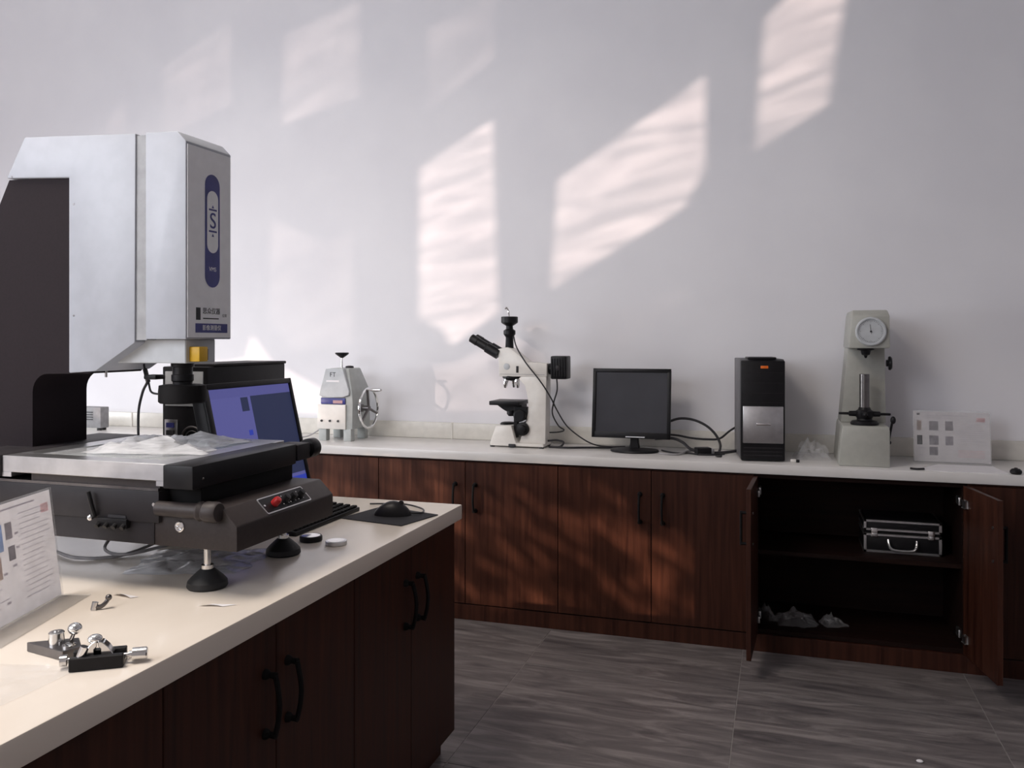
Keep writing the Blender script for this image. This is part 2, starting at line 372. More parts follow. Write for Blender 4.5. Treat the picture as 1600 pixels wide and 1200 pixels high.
def bench_unit(x0, x1, label, seam, opened=False, shelf=False):
    u = thing('base_cabinet', label, 'cabinet', ((x0 + x1) / 2, FY, 0), 'base cabinets along the back wall')
    c = MB(); y1 = WY - .02
    c.box(x0, x0 + .018, FY, y1, .075, CZ - .045); c.box(x1 - .018, x1, FY, y1, .075, CZ - .045)
    c.box(x0 + .018, x1 - .018, FY, y1, .075, .093)
    c.box(x0 + .018, x1 - .018, FY, y1, CZ - .063, CZ - .045)
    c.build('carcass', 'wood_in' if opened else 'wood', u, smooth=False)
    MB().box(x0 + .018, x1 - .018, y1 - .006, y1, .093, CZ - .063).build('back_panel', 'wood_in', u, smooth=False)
    MB().box(x0, x1, FY - .012, FY + .008, 0, .073, .001).build('plinth', 'wood', u, smooth=False)
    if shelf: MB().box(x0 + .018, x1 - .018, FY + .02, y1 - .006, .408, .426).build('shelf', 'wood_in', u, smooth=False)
    for k, (a, b) in enumerate(((x0, seam), (seam, x1))):
        d = MB().box(a + .0015, b - .0015, FY - .019, FY - .001, .079, CZ - .052, .0012, 1)
        if opened:
            hx = x0 if k == 0 else x1
            wdt = b - a
            sx = 1 if k == 0 else -1
            ang = R(-93) if k == 0 else R(100)
            d.bm.free(); d = MB()
            d.box(hx + sx * .0015, hx + sx * (.345 if k == 0 else .31), FY - .019, FY - .001, .083, CZ - .052, .0012, 1)
            d.xf(rot_about((hx, FY - .019, 0), 'Z', ang))
            dd = d.build('door', 'wood', u, smooth=False)
            q = rot_about((hx, FY - .019, 0), 'Z', ang)
            for z in (.15, .68):
                h = MB().box(hx + sx * .02, hx + sx * .045, FY - .001, FY + .010, z - .014, z + .014, .003)
                h.xf(q); h.build('hinge', 'silver', dd)
                MB().box(min(hx + sx * .018, hx + sx * .03), max(hx + sx * .018, hx + sx * .03), FY + .004, FY + .06, z - .016, z + .016, .003).build('hinge_arm', 'silver', dd)
            for z in (.521, .643): MB().cyl((hx + sx * .275, FY - .001, z), (hx + sx * .275, FY + .003, z), .006, n=12).xf(q).build('handle_screw', 'darksteel', dd)
            hh = MB()
            for z in (.521, .643): hh.cyl((hx + sx * .275, FY - .019, z), (hx + sx * .275, FY - .045, z), .006, n=12)
            hh.cyl((hx + sx * .275, FY - .045, .515), (hx + sx * .275, FY - .045, .649), .0055, n=12)
            hh.xf(q); hh.build('handle', 'black_matte', dd)
        else:
            dd = d.build('door', 'wood', u, smooth=False)
            handle(dd, b - .05 if k == 0 else a + .05, .521, .643, FY - .019, 'Y')
    return u
bench_unit(-3.73, -2.80, 'closed brown cabinet at the far left end of the bench, behind the measuring machine', -3.26)
bench_unit(-2.80, -1.872, 'closed brown cabinet below the hand-wheel machine, half hidden by the island', -2.33)
bench_unit(-1.872, -.965, 'closed brown cabinet under the microscope with dappled sun on its doors', -1.418)
bench_unit(-.965, -.105, 'closed brown cabinet under the flat monitor, left of the open cabinet', -.54)
bench_unit(-.105, .712, 'open brown cabinet with doors swung wide, holding a metal-edged case', .30, True, True)
bench_unit(.712, 1.60, 'closed brown cabinet right of the open cabinet at the picture edge', 1.15)
bench_unit(1.60, 2.99, 'closed brown cabinet at the right end of the bench by the side wall', 2.3)

# ------------------------------------------------------------ island
IX, IY = -.97, 2.515
it = MB().box(-2.46, IX, -.6, IY, CZ - .047, CZ, .004).build('island_worktop', 'counter')
tag(it, 'cream worktop of the island carrying the large measuring machine', 'worktop')
def island_unit(y0, y1, label):
    fx = -1.005
    u = thing('island_cabinet', label, 'cabinet', (fx, (y0 + y1) / 2, 0), 'cabinets under the island worktop')
    MB().box(-2.43, fx, y0, y1, .08, CZ - .048).build('body', 'wood', u, smooth=False)
    MB().box(-2.40, fx - .03, y0, y1, 0, .08).build('plinth', 'wood', u, smooth=False)
    s = (y0 + y1) / 2
    for k, (a, b) in enumerate(((y0, s), (s, y1))):
        dd = MB().box(fx, fx + .018, a + .0015, b - .0015, .085, CZ - .055, .0012, 1).build('door', 'wood', u, smooth=False)
        handle(dd, b - .04 if k == 0 else a + .04, .535, .655, fx + .018, 'X')
    return u
island_unit(-.16, .502, 'dark brown island cabinet beside the photographer, nearest of the row')
island_unit(.502, 1.165, 'dark brown island cabinet below the small clamp vise at the near end')
island_unit(1.165, 1.829, 'dark brown island cabinet below the measuring machine, nearer pair of black handles')
island_unit(1.829, 2.492, 'dark brown island cabinet under the mouse, at the far end of the island')

# ------------------------------------------------------------ video measuring machine
vm = thing('measuring_machine', 'large white and plum video measuring machine standing on the island', 'machine', (-1.6, 1.64, CZ))
def foot(x, y, z0, ztop, parent):
    f = MB().lathe((x, y, z0), (0, 0, 1), [(0, .040), (.004, .0425), (.014, .041), (.022, .034), (.034, .021), (.040, .014)]).build('foot', 'rubber', parent)
    MB().lathe((x, y, z0 + .038), (0, 0, 1), [(0, .013), (.010, .013), (.010, .0075), (ztop - z0 - .038, .0075)], 16).build('stud', 'steel', f)
for x, y in ((-1.167, 1.512), (-1.167, 1.80), (-1.95, 1.512), (-1.95, 1.80)): foot(x, y, CZ, .90, vm)
base = MB().prism([(-2.12, .897), (-1.048, .897), (-1.048, .949), (-1.084, .984), (-2.12, .984)], 'Y', 1.45, 1.835).bevel(.003, 2).build('base', 'brown', vm)
MB().prism([(-1.60, .90), (-1.25, .90), (-1.25, .946), (-1.60, .946)], 'Y', 1.4475, 1.452).build('base_cover', 'charcoal', vm)
# control panel on the sloping front
n_ = Vector((.035, 0, .036)).normalized(); t_ = Vector((-.036, 0, .035)).normalized(); pc = Vector((-1.066, 1.65, .9665))
pm = Matrix((( 0, t_.x, n_.x, pc.x), (1, 0, 0, pc.y), (0, t_.z, n_.z, pc.z), (0, 0, 0, 1)))   # local u = +Y, v = up the slope, w = out
def onpanel(b): return b.xf(pm)
cp = onpanel(MB().prism(rrect(-.088, .088, -.0215, .0215, .004), 'Z', 0, .0015)).build('control_panel', 'silver', vm)
onpanel(MB().prism(rrect(-.085, .085, -.0188, .0188, .003), 'Z', .0012, .0021)).build('panel_face', 'black', cp)
onpanel(MB().lathe((-.045, -.002, .002), (0, 0, 1), [(0, .0095), (.012, .0092), (.017, .007), (.0185, .001)])).build('emergency_button', 'red', cp)
for i, u in enumerate((-.006, .022, .055)):
    k = onpanel(MB().lathe((u, -.002, .002), (0, 0, 1), [(0, .0095), (.003, .0095), (.004, .008), (.016, .007), (.0165, .001)])).build('knob', 'black', cp)
    q = MB()
    for a in range(7):
        th = R(-40 + a * 43); q.prism(rrect(u + .0125 * math.cos(th) - .0011, u + .0125 * math.cos(th) + .0011, -.002 + .0125 * math.sin(th) - .0011, -.002 + .0125 * math.sin(th) + .0011, .0004, 2), 'Z', .002, .0025)
    onpanel(q).build('scale_mark', 'paper', k)
for u in (-.080, .080): onpanel(MB().lathe((u, 0, .0015), (0, 0, 1), [(0, .003), (.002, .0025), (.0022, .001)], 12)).build('screw', 'chrome', cp)
# column and arm (C frame)
th = []
for i in range(7):
    a = R(180 - 90 * i / 6); th.append((-1.655 + .045 * math.cos(a), 1.203 + .045 * math.sin(a)))
fr = [(-2.08, .984), (-1.70, .984)] + th + [(-1.53, 1.25), (-1.41, 1.335), (-1.41, 1.69), (-1.585, 1.712), (-1.772, 1.714), (-1.90, 1.47), (-2.08, 1.30)]
MB().prism(fr, 'Y', 1.560, 1.724).build('column', 'purple', vm)
# white cover over arm and head
hd = [(-1.772, 1.717), (-1.583, 1.708), (-1.583, 1.251), (-1.506, 1.256), (-1.394, 1.322), (-1.392, 1.797), (-1.716, 1.812)]
hc = MB().prism(hd, 'Y', 1.552, 1.730).bevel(.003, 2).build('arm_cover', 'white_paint', vm)
for x, z in ((-1.568, 1.645), (-1.568, 1.385), (-1.755, 1.72)):
    MB().lathe((x, 1.553, z), (0, -1, 0), [(0, .0028), (.0015, .0025), (.0016, .0005)], 10).build('screw', 'darksteel', hc)
MB().box(-1.396, -1.364, 1.5565, 1.7265, 1.328, 1.7925).build('slide_strip', 'strip_grey', vm)
hh = MB().prism([(-1.368, 1.330), (-1.258, 1.330), (-1.258, 1.772), (-1.281, 1.795), (-1.368, 1.798)], 'Y', 1.556, 1.717).bevel(.0025, 2).build('head', 'white_paint', vm)
fx = -1.2575
ff = MB().box(fx - .001, fx + .0012, 1.560, 1.713, 1.334, 1.766).build('front_plate', 'grey_face', vm)
yc = 1.645
def pill(y0, y1, z0, z1, n=12):
    r = (y1 - y0) / 2; cy = (y0 + y1) / 2
    return [(cy + r * math.cos(R(180 * i / n)), z1 - r + r * math.sin(R(180 * i / n))) for i in range(n + 1)] + [(cy + r * math.cos(R(180 + 180 * i / n)), z0 + r + r * math.sin(R(180 + 180 * i / n))) for i in range(n + 1)]
pl = MB().prism(pill(yc - .026, yc + .026, 1.450, 1.712), 'X', fx + .001, fx + .0022).build('emblem', 'blue', vm)
MB().prism(pill(yc - .0195, yc + .0195, 1.530, 1.674), 'X', fx + .002, fx + .0028).build('emblem_field', 'grey_face', pl)
def text(body, size, mtx, m, parent, name):
    cu = bpy.data.curves.new('txt', 'FONT'); cu.body = body; cu.size = size; cu.align_x = 'CENTER'; cu.align_y = 'CENTER'; cu.extrude = size * .01
    o = bpy.data.objects.new('txt', cu); C.objects.link(o); bpy.context.view_layer.update()
    me = bpy.data.meshes.new_from_object(o.evaluated_get(bpy.context.evaluated_depsgraph_get()))
    bpy.data.objects.remove(o); bpy.data.curves.remove(cu)
    me.name = name; me.transform(chain_inv(parent) @ mtx); me.materials.clear(); me.materials.append(M[m])
    r = bpy.data.objects.new(name, me); C.objects.link(r); r.parent = parent
    return r
def face_px(y, z, off=.003): return Matrix.Translation((fx + off, y, z)) @ Matrix(((0, 0, 1, 0), (1, 0, 0, 0), (0, 1, 0, 0), (0, 0, 0, 1)))
text('S', .052, face_px(yc, 1.603, .0031), 'blue', pl, 'emblem_letter')
for z in (1.628, 1.578): MB().prism([(yc - .014, z), (yc + .014, z), (yc + .014, z + .004), (yc - .014, z + .004)], 'X', fx + .0028, fx + .0032).build('emblem_bar', 'blue', pl)
for z in (1.634, 1.568): MB().prism([(yc - .004, z), (yc + .004, z), (yc, z + .007)], 'X', fx + .0028, fx + .0032).build('emblem_point', 'blue', pl)
text('VMS', .014, face_px(yc, 1.492, .0024), 'grey_face', pl, 'model_name')
text('\u601d\u4f17\u4eea\u5668', .0158, face_px(1.642, 1.394, .0016), 'ink', ff, 'maker_name')
text('\u516c\u53f8', .0085, face_px(1.689, 1.385, .0016), 'ink', ff, 'maker_suffix')
MB().box(fx + .001, fx + .0018, 1.588, 1.603, 1.374, 1.402).build('maker_mark', 'ink', ff)
MB().box(fx + .001, fx + .0018, 1.612, 1.668, 1.3765, 1.379).build('underline', 'ink', ff)
MB().box(fx + .001, fx + .0018, 1.586, 1.700, 1.345, 1.366).build('maker_band', 'blue', ff)
text('\u5f71\u50cf\u6d4b\u91cf\u4eea', .0135, face_px(1.643, 1.3555, .0020), 'grey_face', ff, 'band_lettering')
# lower carriage, yellow block, lens and ring light
MB().prism([(-1.405, 1.330), (-1.282, 1.330), (-1.282, 1.275), (-1.480, 1.275), (-1.462, 1.290)], 'Y', 1.585, 1.690).bevel(.002, 1).build('lens_housing', 'light_grey', vm)
MB().box(-1.302, -1.255, 1.598, 1.628, 1.279, 1.313, .002).build('laser_block', 'yellow', vm)
MB().box(-1.300, -1.270, 1.629, 1.650, 1.281, 1.308, .002).build('laser_socket', 'black', vm)
MB().cyl((-1.520, 1.60, 1.24), (-1.520, 1.60, 1.28), .003, n=10).build('pin', 'steel', vm)
lx, ly = -1.335, 1.64
MB().lathe((lx, ly, 1.278), (0, 0, -1), [(0, .026), (.012, .026), (.013, .0225), (.03, .0225), (.031, .025), (.045, .025), (.048, .022), (.056, .022)]).build('zoom_lens', 'black', vm)
MB().lathe((lx, ly, 1.224), (0, 0, -1), [(0, .042), (.002, .052), (.016, .0535), (.040, .0535), (.043, .050), (.043, .028), (.030, .024)]).build('ring_light', 'black_matte', vm)
MB().box(-1.43, -1.395, 1.62, 1.655, 1.235, 1.246, .003).build('cable_plug', 'black', vm)
lc = MB().tube([(-1.40, 1.637, 1.20), (-1.425, 1.64, 1.205), (-1.455, 1.665, 1.23), (-1.48, 1.68, 1.262), (-1.49, 1.69, 1.275)], .0025)
lc.tube([(-1.43, 1.637, 1.241), (-1.45, 1.655, 1.225), (-1.485, 1.68, 1.20), (-1.515, 1.70, 1.15), (-1.52, 1.705, 1.074)], .0032)
lc.cyl((-1.453, 1.662, 1.228), (-1.474, 1.676, 1.256), .0055, n=12); lc.build('lens_cable', 'cable', vm)
# stage
MB().box(-1.80, -1.232, 1.440, 1.840, .946, 1.012, .002).build('lower_stage', 'charcoal', vm)
MB().box(-1.80, -1.236, 1.443, 1.836, 1.012, 1.018).build('lower_slide', 'darksteel', vm)
MB().box(-1.231, -1.150, 1.470, 1.815, .984, 1.024, .002).build('slide_block', 'black_matte', vm)
MB().box(-1.58, -1.235, 1.447, 1.84, 1.018, 1.034).build('guide_rail', 'brown', vm)
sp = MB()
x0, x1, y0, y1 = -1.645, -1.204, 1.430, 1.862
sp.box(x0, x1, y0, y0 + .05, 1.036, 1.072, .0015, 1); sp.box(x0, x1, y1 - .05, y1, 1.036, 1.072, .0015, 1)
sp.box(x0, x0 + .06, y0 + .05, y1 - .05, 1.036, 1.072); sp.box(x1 - .05, x1, y0 + .05, y1 - .05, 1.036, 1.072)
sp.box(x0, x0 + .026, y0, y1, 1.026, 1.036); sp.box(x1 - .026, x1, y0, y1, 1.026, 1.036)
st = sp.build('stage_frame', 'silver', vm)
MB().box(x0 + .06, x1 - .05, y0 + .05, y1 - .05, 1.063, 1.0705).build('stage_glass', 'glass', st)
MB().box(x0 + .055, x1 - .045, y0 + .045, y1 - .045, 1.0362, 1.045).build('backlight', 'mic_white', st)
MB().box(-1.78, -1.6455, 1.425, 1.85, 1.026, 1.073, .002).build('end_block', 'charcoal', vm)
rb = MB().box(-1.2035, -1.130, 1.418, 1.80, 1.024, 1.0725, .003).build('side_rail', 'black', vm)
MB().lathe((-1.131, 1.45, 1.043), (1, 0, 0), [(0, .003), (.002, .0028), (.0022, .001)], 10).build('screw', 'steel', rb)
MB().box(-1.19, -1.128, 1.803, 1.86, 1.030, 1.070, .003).build('rail_end', 'charcoal', vm)
MB().lathe((-1.145, 1.858, 1.052), (0, 1, 0), [(0, .013), (.012, .013), (.013, .023), (.016, .0245), (.044, .0245), (.048, .022), (.049, .010)]).build('stage_knob', 'black', vm)
MB().lathe((-1.233, 1.47, .975), (1, 0, 0), [(0, .0155), (.10, .0155), (.102, .0195), (.107, .0205), (.114, .0175), (.12, .0215), (.145, .0215), (.15, .0185), (.151, .008)]).xf(Matrix.Translation((0, -.03, .003))).build('stage_handle', 'brown', vm)
MB().torus((-1.187, 1.4495, .941), (0, 1, 0), .0088, .0034).lathe((-1.187, 1.452, .941), (0, -1, 0), [(0, .008), (.002, .008), (.0021, .001)], 16).build('lock_ring', 'chrome', vm)
MB().lathe((-1.243, 1.4405, .985), (0, -1, 0), [(0, .0045), (.003, .004), (.0032, .001)], 12).build('screw', 'chrome', vm)
lv = MB().tube([(-1.392, 1.434, .952), (-1.398, 1.430, .98), (-1.404, 1.428, 1.005)], .0045).build('clamp_lever', 'black', vm)
MB().ball((-1.403, 1.433, .949), .007).build('lever_bolt', 'chrome', lv)
cl = MB().box(-1.388, -1.31, 1.434, 1.446, .930, .950, .002)
for i in range(4): cl.cyl((-1.383 + i * .022, 1.436, .937), (-1.383 + i * .022, 1.428, .932), .0055, n=10)
cl.build('clamp', 'black', vm)
MB().box(-1.362, -1.315, 1.4385, 1.441, .951, .957).build('clamp_slot', 'ink', vm)

# clear film on the stage
tag(hill(-1.40, 1.66, .150, .125, 1.0725, .038, 3.3, .2, ns=18, rough=.8).build('plastic_film', 'film'), 'crumpled clear plastic film lying on the machine stage', 'film')
g = MB()
pr = [(-1.345, 1.49), (-1.30, 1.507), (-1.235, 1.62), (-1.28, 1.60)]
g.prism(pr, 'Z', 1.0725, 1.0745)
g.build('glass_plate', 'acrylic'); tag(bpy.data.objects['glass_plate'], 'small clear glass plate at the corner of the machine stage', 'plate')

# ------------------------------------------------------------ computer tower behind the machine
pc1 = thing('computer_tower', 'black computer tower behind the machine, silver sockets on its rear', 'computer', (-1.65, 2.23, CZ))
X0, X1, Y0, Y1 = -1.728, -1.572, 2.035, 2.435
MB().box(X0, X1, Y0, Y1, CZ + .012, 1.250, .004).build('case', 'black', pc1)
MB().box(X0 + .004, X1 + .003, Y0 + .03, Y1 + .004, 1.249, 1.258, .003).build('top_cover', 'charcoal', pc1)
MB().box(X1 - .002, X1 + .002, Y0 + .02, Y1 - .03, CZ + .03, 1.20, .001).build('side_panel', 'charcoal', pc1)
for x in (X0 + .02, X1 - .02):
    for y in (Y0 + .04, Y1 - .04): MB().cyl((x, y, CZ), (x, y, CZ + .013), .012, n=14).build('foot', 'rubber', pc1)
ps = MB().box(X0 + .012, X1 - .012, Y0 - .003, Y0 + .002, 1.135, 1.236, .001).build('power_supply', 'light_grey', pc1)
MB().box(X0 + .03, X0 + .06, Y0 - .006, Y0, 1.15, 1.175, .001).build('power_socket', 'black', ps)
MB().box(X0 + .085, X0 + .105, Y0 - .005, Y0, 1.20, 1.215).build('switch', 'black', ps)
io = MB().box(X0 + .010, X0 + .055, Y0 - .003, Y0 + .002, .955, 1.095, .001).build('socket_plate', 'silver', pc1)
for z, mm in ((1.072, 'blue'), (1.050, 'ink'), (1.022, 'ink'), (.985, 'ink')): MB().box(X0 + .018, X0 + .045, Y0 - .006, Y0 - .002, z, z + .014).build('socket', mm, io)
for i in range(5): MB().box(X0 + .012, X0 + .10, Y0 - .002, Y0 + .001, .845 + i * .02, .859 + i * .02).build('slot_cover', 'silver' if i in (1, 4) else 'charcoal', pc1)
fan = MB().torus((X0 + .105, Y0 - .001, 1.04), (0, 1, 0), .036, .003)
for r_ in (.012, .024): fan.torus((X0 + .105, Y0 - .001, 1.04), (0, 1, 0), r_, .0015)
fan.build('fan_grille', 'darksteel', pc1)
tb_ = MB().tube([(X0 + .03, Y0 - .004, 1.02), (X0 + .0, Y0 - .06, 1.02), (X0 - .05, Y0 - .05, .95), (X0 - .07, Y0 + .0, .84), (X0 - .09, Y0 + .1, .805)], .004)
tb_.tube([(X0 + .03, Y0 - .004, .99), (X0 - .02, Y0 - .05, .93), (X0 - .03, Y0 - .02, .83), (X0 - .06, Y0 + .05, .805)], .0045)
tag(tb_.build('computer_cable', 'cable'), 'black cables dropping from the rear of the computer behind the machine', 'cable')

# monitor facing right on the island
mon = thing('computer_monitor', 'black monitor with a glowing blue screen beside the measuring machine', 'monitor', (-1.42, 2.0, CZ))
tl = Matrix.Translation((-.055, 0, 0)) @ rot_about((-1.335, 2.0, .88), 'Y', R(-13))
def mb(b): return b.xf(tl)
sc_z0, sc_z1, my0, my1 = .876, 1.217, 1.872, 2.297
mb(MB().box(-1.375, -1.337, my0, my1, sc_z0, sc_z1, .005)).build('housing', 'black', mon)
bz = MB(); bw = .016
bz.box(-1.339, -1.331, my0, my1, sc_z1 - bw, sc_z1, .002); bz.box(-1.339, -1.331, my0, my1, sc_z0, sc_z0 + .022, .002)
bz.box(-1.339, -1.331, my0, my0 + .022, sc_z0, sc_z1, .002); bz.box(-1.339, -1.331, my1 - .014, my1, sc_z0, sc_z1, .002)
mb(bz).build('bezel', 'black', mon)
sx = -1.3365
scn = mb(MB().box(sx - .002, sx, my0 + .02, my1 - .012, sc_z0 + .02, sc_z1 - .014)).build('screen', 'scr_lav', mon)
ya, yb = my0 + .022, my1 - .014
mb(MB().box(sx, sx + .0004, ya, yb, sc_z1 - .042, sc_z1 - .016)).build('title_bar', 'scr_title', scn)
mb(MB().box(sx, sx + .0005, ya + (yb - ya) * .47, yb, sc_z0 + .050, sc_z1 - .043)).build('image_pane', 'scr_dark', scn)
mb(MB().box(sx, sx + .0006, ya + (yb - ya) * .35, ya + (yb - ya) * .435, sc_z1 - .085, sc_z1 - .045)).build('preview_box', 'scr_dark', scn)
mb(MB().box(sx, sx + .0006, ya + (yb - ya) * .38, ya + (yb - ya) * .425, sc_z1 - .155, sc_z1 - .140)).build('tool_icon', 'scr_blue', scn)
mb(MB().box(sx, sx + .0006, ya, ya + (yb - ya) * .30, sc_z1 - .215, sc_z1 - .207)).build('tool_row', 'scr_blue', scn)
mb(MB().box(sx, sx + .0006, ya, yb, sc_z0 + .022, sc_z0 + .040)).build('task_bar', 'scr_blue', scn)
MB().prism(rrect(-1.53, -1.395, 2.0, 2.18, .05), 'Z', CZ, CZ + .012).bevel(.002, 1).build('stand_base', 'black', mon)
MB().prism([(-1.50, CZ + .01), (-1.44, CZ + .01), (-1.43, .96), (-1.44, 1.0), (-1.47, 1.0)], 'Y', 2.05, 2.13).bevel(.003, 1).build('stand_neck', 'black', mon)

# keyboard, mouse, mat
kb = thing('keyboard', 'black keyboard pushed against the machine, its end showing on the island', 'keyboard', (-1.31, 2.10, CZ))
MB().prism([(-1.376, CZ), (-1.235, CZ), (-1.235, CZ + .012), (-1.376, CZ + .024)], 'Y', 1.965, 2.325).bevel(.003, 2).build('case', 'black', kb)
kk = MB().box(-.0078, .0078, -.0078, .0078, 0, .006, .0015, 1)
k0 = kk.build('key', 'black_matte', kb); f0 = True
for i in range(6):
    for j in range(18):
        k = k0 if f0 else k0.copy()
        if not f0: C.objects.link(k); k.parent = kb
        f0 = False
        x = -1.365 + i * .0235; k.location = (x, 1.983 + j * .0192, CZ + .0116 + (-1.235 - x) / .15 * .012)
tag(MB().prism([(-1.235, 2.205), (-1.02, 2.165), (-.978, 2.335), (-1.195, 2.40)], 'Z', CZ, CZ + .003).bevel(.0008, 1).build('mouse_mat', 'moth'), 'dark grey mouse mat at the far corner of the island', 'mouse mat')
mo = thing('computer_mouse', 'black computer mouse on the dark mat', 'mouse', (-1.105, 2.285, CZ + .003))
def mouse_shape():
    b = MB(); b.ball((0, 0, 0), 1, n=28)
    for v in b.bm.verts:
        x, y, z = v.co
        z = max(z, 0); t = (x + 1) / 2
        v.co = Vector((x * .056, y * (.028 + .006 * t), z * (.031 + .012 * math.sin(math.pi * min(1, t * .9)))))
    return b
q = Matrix.Translation((-1.105, 2.285, CZ + .003)) @ Matrix.Rotation(R(15), 4, 'Z')
mouse_shape().xf(q).build('shell', 'black', mo)
MB().cyl((.026, -.003, .036), (.026, .003, .036), .008, n=16).xf(q).build('scroll_wheel', 'charcoal', mo)
tag(MB().tube([(-1.052, 2.30, CZ + .01), (-1.03, 2.33, CZ + .006), (-1.06, 2.40, CZ + .003), (-1.15, 2.45, CZ + .003), (-1.25, 2.42, CZ + .003)], .0025).build('mouse_cable', 'cable'), 'thin black lead curling behind the mouse', 'cable')

# round gauges, bolt, plastics and cables on the island top
d1 = thing('round_gauge', 'black rimmed round disc lying beside the machine foot', 'disc', (-1.174, 1.94, CZ))
MB().lathe((-1.174, 1.94, CZ), (0, 0, 1), [(0, .028), (.002, .0295), (.012, .0295), (.0145, .027), (.0135, .0245), (.0125, .024)]).build('rim', 'black', d1)
MB().lathe((-1.174, 1.94, CZ + .011), (0, 0, 1), [(0, .0243), (.0035, .0243), (.004, .02)]).build('face', 'steel', d1)
d2 = thing('round_gauge', 'silver round disc lying on the island nearer the mouse', 'disc', (-1.091, 1.925, CZ))
MB().lathe((-1.091, 1.925, CZ), (0, 0, 1), [(0, .026), (.0015, .0275), (.009, .0275), (.0105, .0265)]).build('rim', 'silver', d2)
MB().lathe((-1.091, 1.925, CZ + .010), (0, 0, 1), [(0, .022), (.0012, .022), (.0014, .018), (.0008, .008)]).build('face', 'steel', d2)
tag(hill(-1.32, 1.68, .135, .115, CZ, .016, 8.1, .3).build('plastic_sheet', 'bag_grey'), 'crumpled grey plastic sheet under the machine', 'plastic sheet')
tag(MB().tube([(-1.70, 1.63, CZ + .0052), (-1.60, 1.60, CZ + .0052), (-1.52, 1.66, CZ + .0052), (-1.50, 1.80, CZ + .03), (-1.57, 1.84, CZ + .07), (-1.63, 1.78, CZ + .04), (-1.60, 1.68, CZ + .012), (-1.50, 1.64, CZ + .012), (-1.44, 1.75, CZ + .02), (-1.47, 1.90, CZ + .0052), (-1.55, 1.97, CZ + .0052)], .004).build('machine_cable', 'cable_grey'), 'looped grey cable lying under the machine', 'cable')
tag(crumple(6, 4, lambda u, v: (-1.315 + u * .05 + v * .012, 1.402 + v * .012 - u * .006, CZ + .001 + .005 * math.sin(u * 3.1) * (1 - v))).build('paper_scrap', 'paper'), 'tiny scrap of paper on the island in front of the machine', 'paper')
tag(crumple(6, 4, lambda u, v: (-1.10 + u * .05 + v * .02, 1.395 + v * .02 + u * .012, CZ + .001 + .003 * math.sin(u * 3.1) * (1 - v))).build('paper_scrap', 'paper'), 'pale scrap of paper on the island beside the near machine foot', 'paper')

# small clamp vise, V block and bolt
cv = thing('clamp_vise', 'small black clamp vise with steel jaws and knurled knob on the island', 'clamp', (-1.04, 1.085, CZ))
A = Vector((-1.068, 1.061, 0)); Bv = Vector((-1.006, 1.102, 0)); ang = math.atan2(Bv.y - A.y, Bv.x - A.x)
q = Matrix.Translation((-1.055, 1.095, CZ)) @ Matrix.Rotation(ang, 4, 'Z')
MB().box(-.040, .040, -.024, -.013, 0, .022, .0015, 1).xf(q).build('rail', 'black', cv)
MB().box(-.040, .040, .009, .020, 0, .022, .0015, 1).xf(q).build('rail', 'black', cv)
MB().box(-.040, .040, -.013, .009, 0, .009).xf(q).build('bed', 'darksteel', cv)
MB().cyl((-.052, -.002, .013), (.047, -.002, .013), .004, n=14).xf(q).build('screw_spindle', 'steel', cv)
MB().lathe((.046, -.002, .013), (1, 0, 0), [(0, .006), (.004, .006), (.005, .0105), (.026, .0105), (.028, .008)], 18).xf(q).build('knurled_knob', 'steel', cv)
MB().lathe((-.056, -.002, .013), (1, 0, 0), [(0, .009), (.010, .009), (.011, .006)], 18).xf(q).build('end_nut', 'steel', cv)
for s_ in (-1, 1):
    MB().prism([(s_ * .005, .010), (s_ * .027, .010), (s_ * .024, .020), (s_ * .016, .032), (s_ * .008, .040), (s_ * .001, .042), (s_ * .001, .034), (s_ * .005, .030)], 'Y', -.012, .008).bevel(.0008, 1).xf(q).build('jaw', 'steel', cv)
MB().ball((-.005, -.002, .044), .010, (1.15, .9, .75)).xf(q).build('jaw_cap', 'chrome', cv)
MB().cyl((-.026, -.012, .016), (-.018, -.012, .036), .007, n=16).xf(q).build('jaw_pin', 'chrome', cv)
vb = thing('support_block', 'triangular dark steel block with a round post beside the clamp vise', 'block', (-1.17, 1.12, CZ))
MB().prism([(-1.217, 1.105), (-1.124, 1.089), (-1.113, 1.118), (-1.150, 1.150)], 'Z', CZ, CZ + .016).bevel(.001, 1).build('plate', 'darksteel', vb)
MB().lathe((-1.163, 1.115, CZ + .015), (0, 0, 1), [(0, .0125), (.020, .0125), (.0215, .011), (.0215, .006), (.016, .005)]).build('post', 'steel', vb)
MB().lathe((-1.133, 1.112, CZ + .015), (0, 0, 1), [(0, .011), (.004, .011), (.005, .008)], 18).build('nut', 'steel', vb)
MB().cyl((-1.155, 1.137, CZ + .015), (-1.139, 1.130, CZ + .036), .0035, n=12).ball((-1.137, 1.128, CZ + .040), .011, (1.1, 1, .9)).build('ball_arm', 'chrome', vb)
bo = thing('thumb_bolt', 'tiny bent steel bolt lying on the cream worktop', 'bolt', (-1.272, 1.321, CZ))
MB().cyl((-1.279, 1.314, CZ), (-1.277, 1.317, CZ + .015), .006, n=14).build('head', 'steel', bo)
MB().tube([(-1.277, 1.315, CZ + .006), (-1.268, 1.321, CZ + .006), (-1.263, 1.327, CZ + .011), (-1.261, 1.332, CZ + .018)], .0042).build('shank', 'darksteel', bo)
MB().ball((-1.260, 1.333, CZ + .021), .0062).build('tip', 'darksteel', bo)
def bagfn(u, v):
    x = -1.29 + u * .22; y = .80 + v * .23 + u * .05
    n = noise.noise(Vector((u * 5, v * 5, 1.7))); e = math.sin(math.pi * min(1, max(0, u))) * math.sin(math.pi * v)
    return (x, y, CZ + .0012 + e * max(0, .006 + .024 * abs(n)) + .030 * math.exp(-((u - .42) ** 2 + (v - .45) ** 2) / .008))
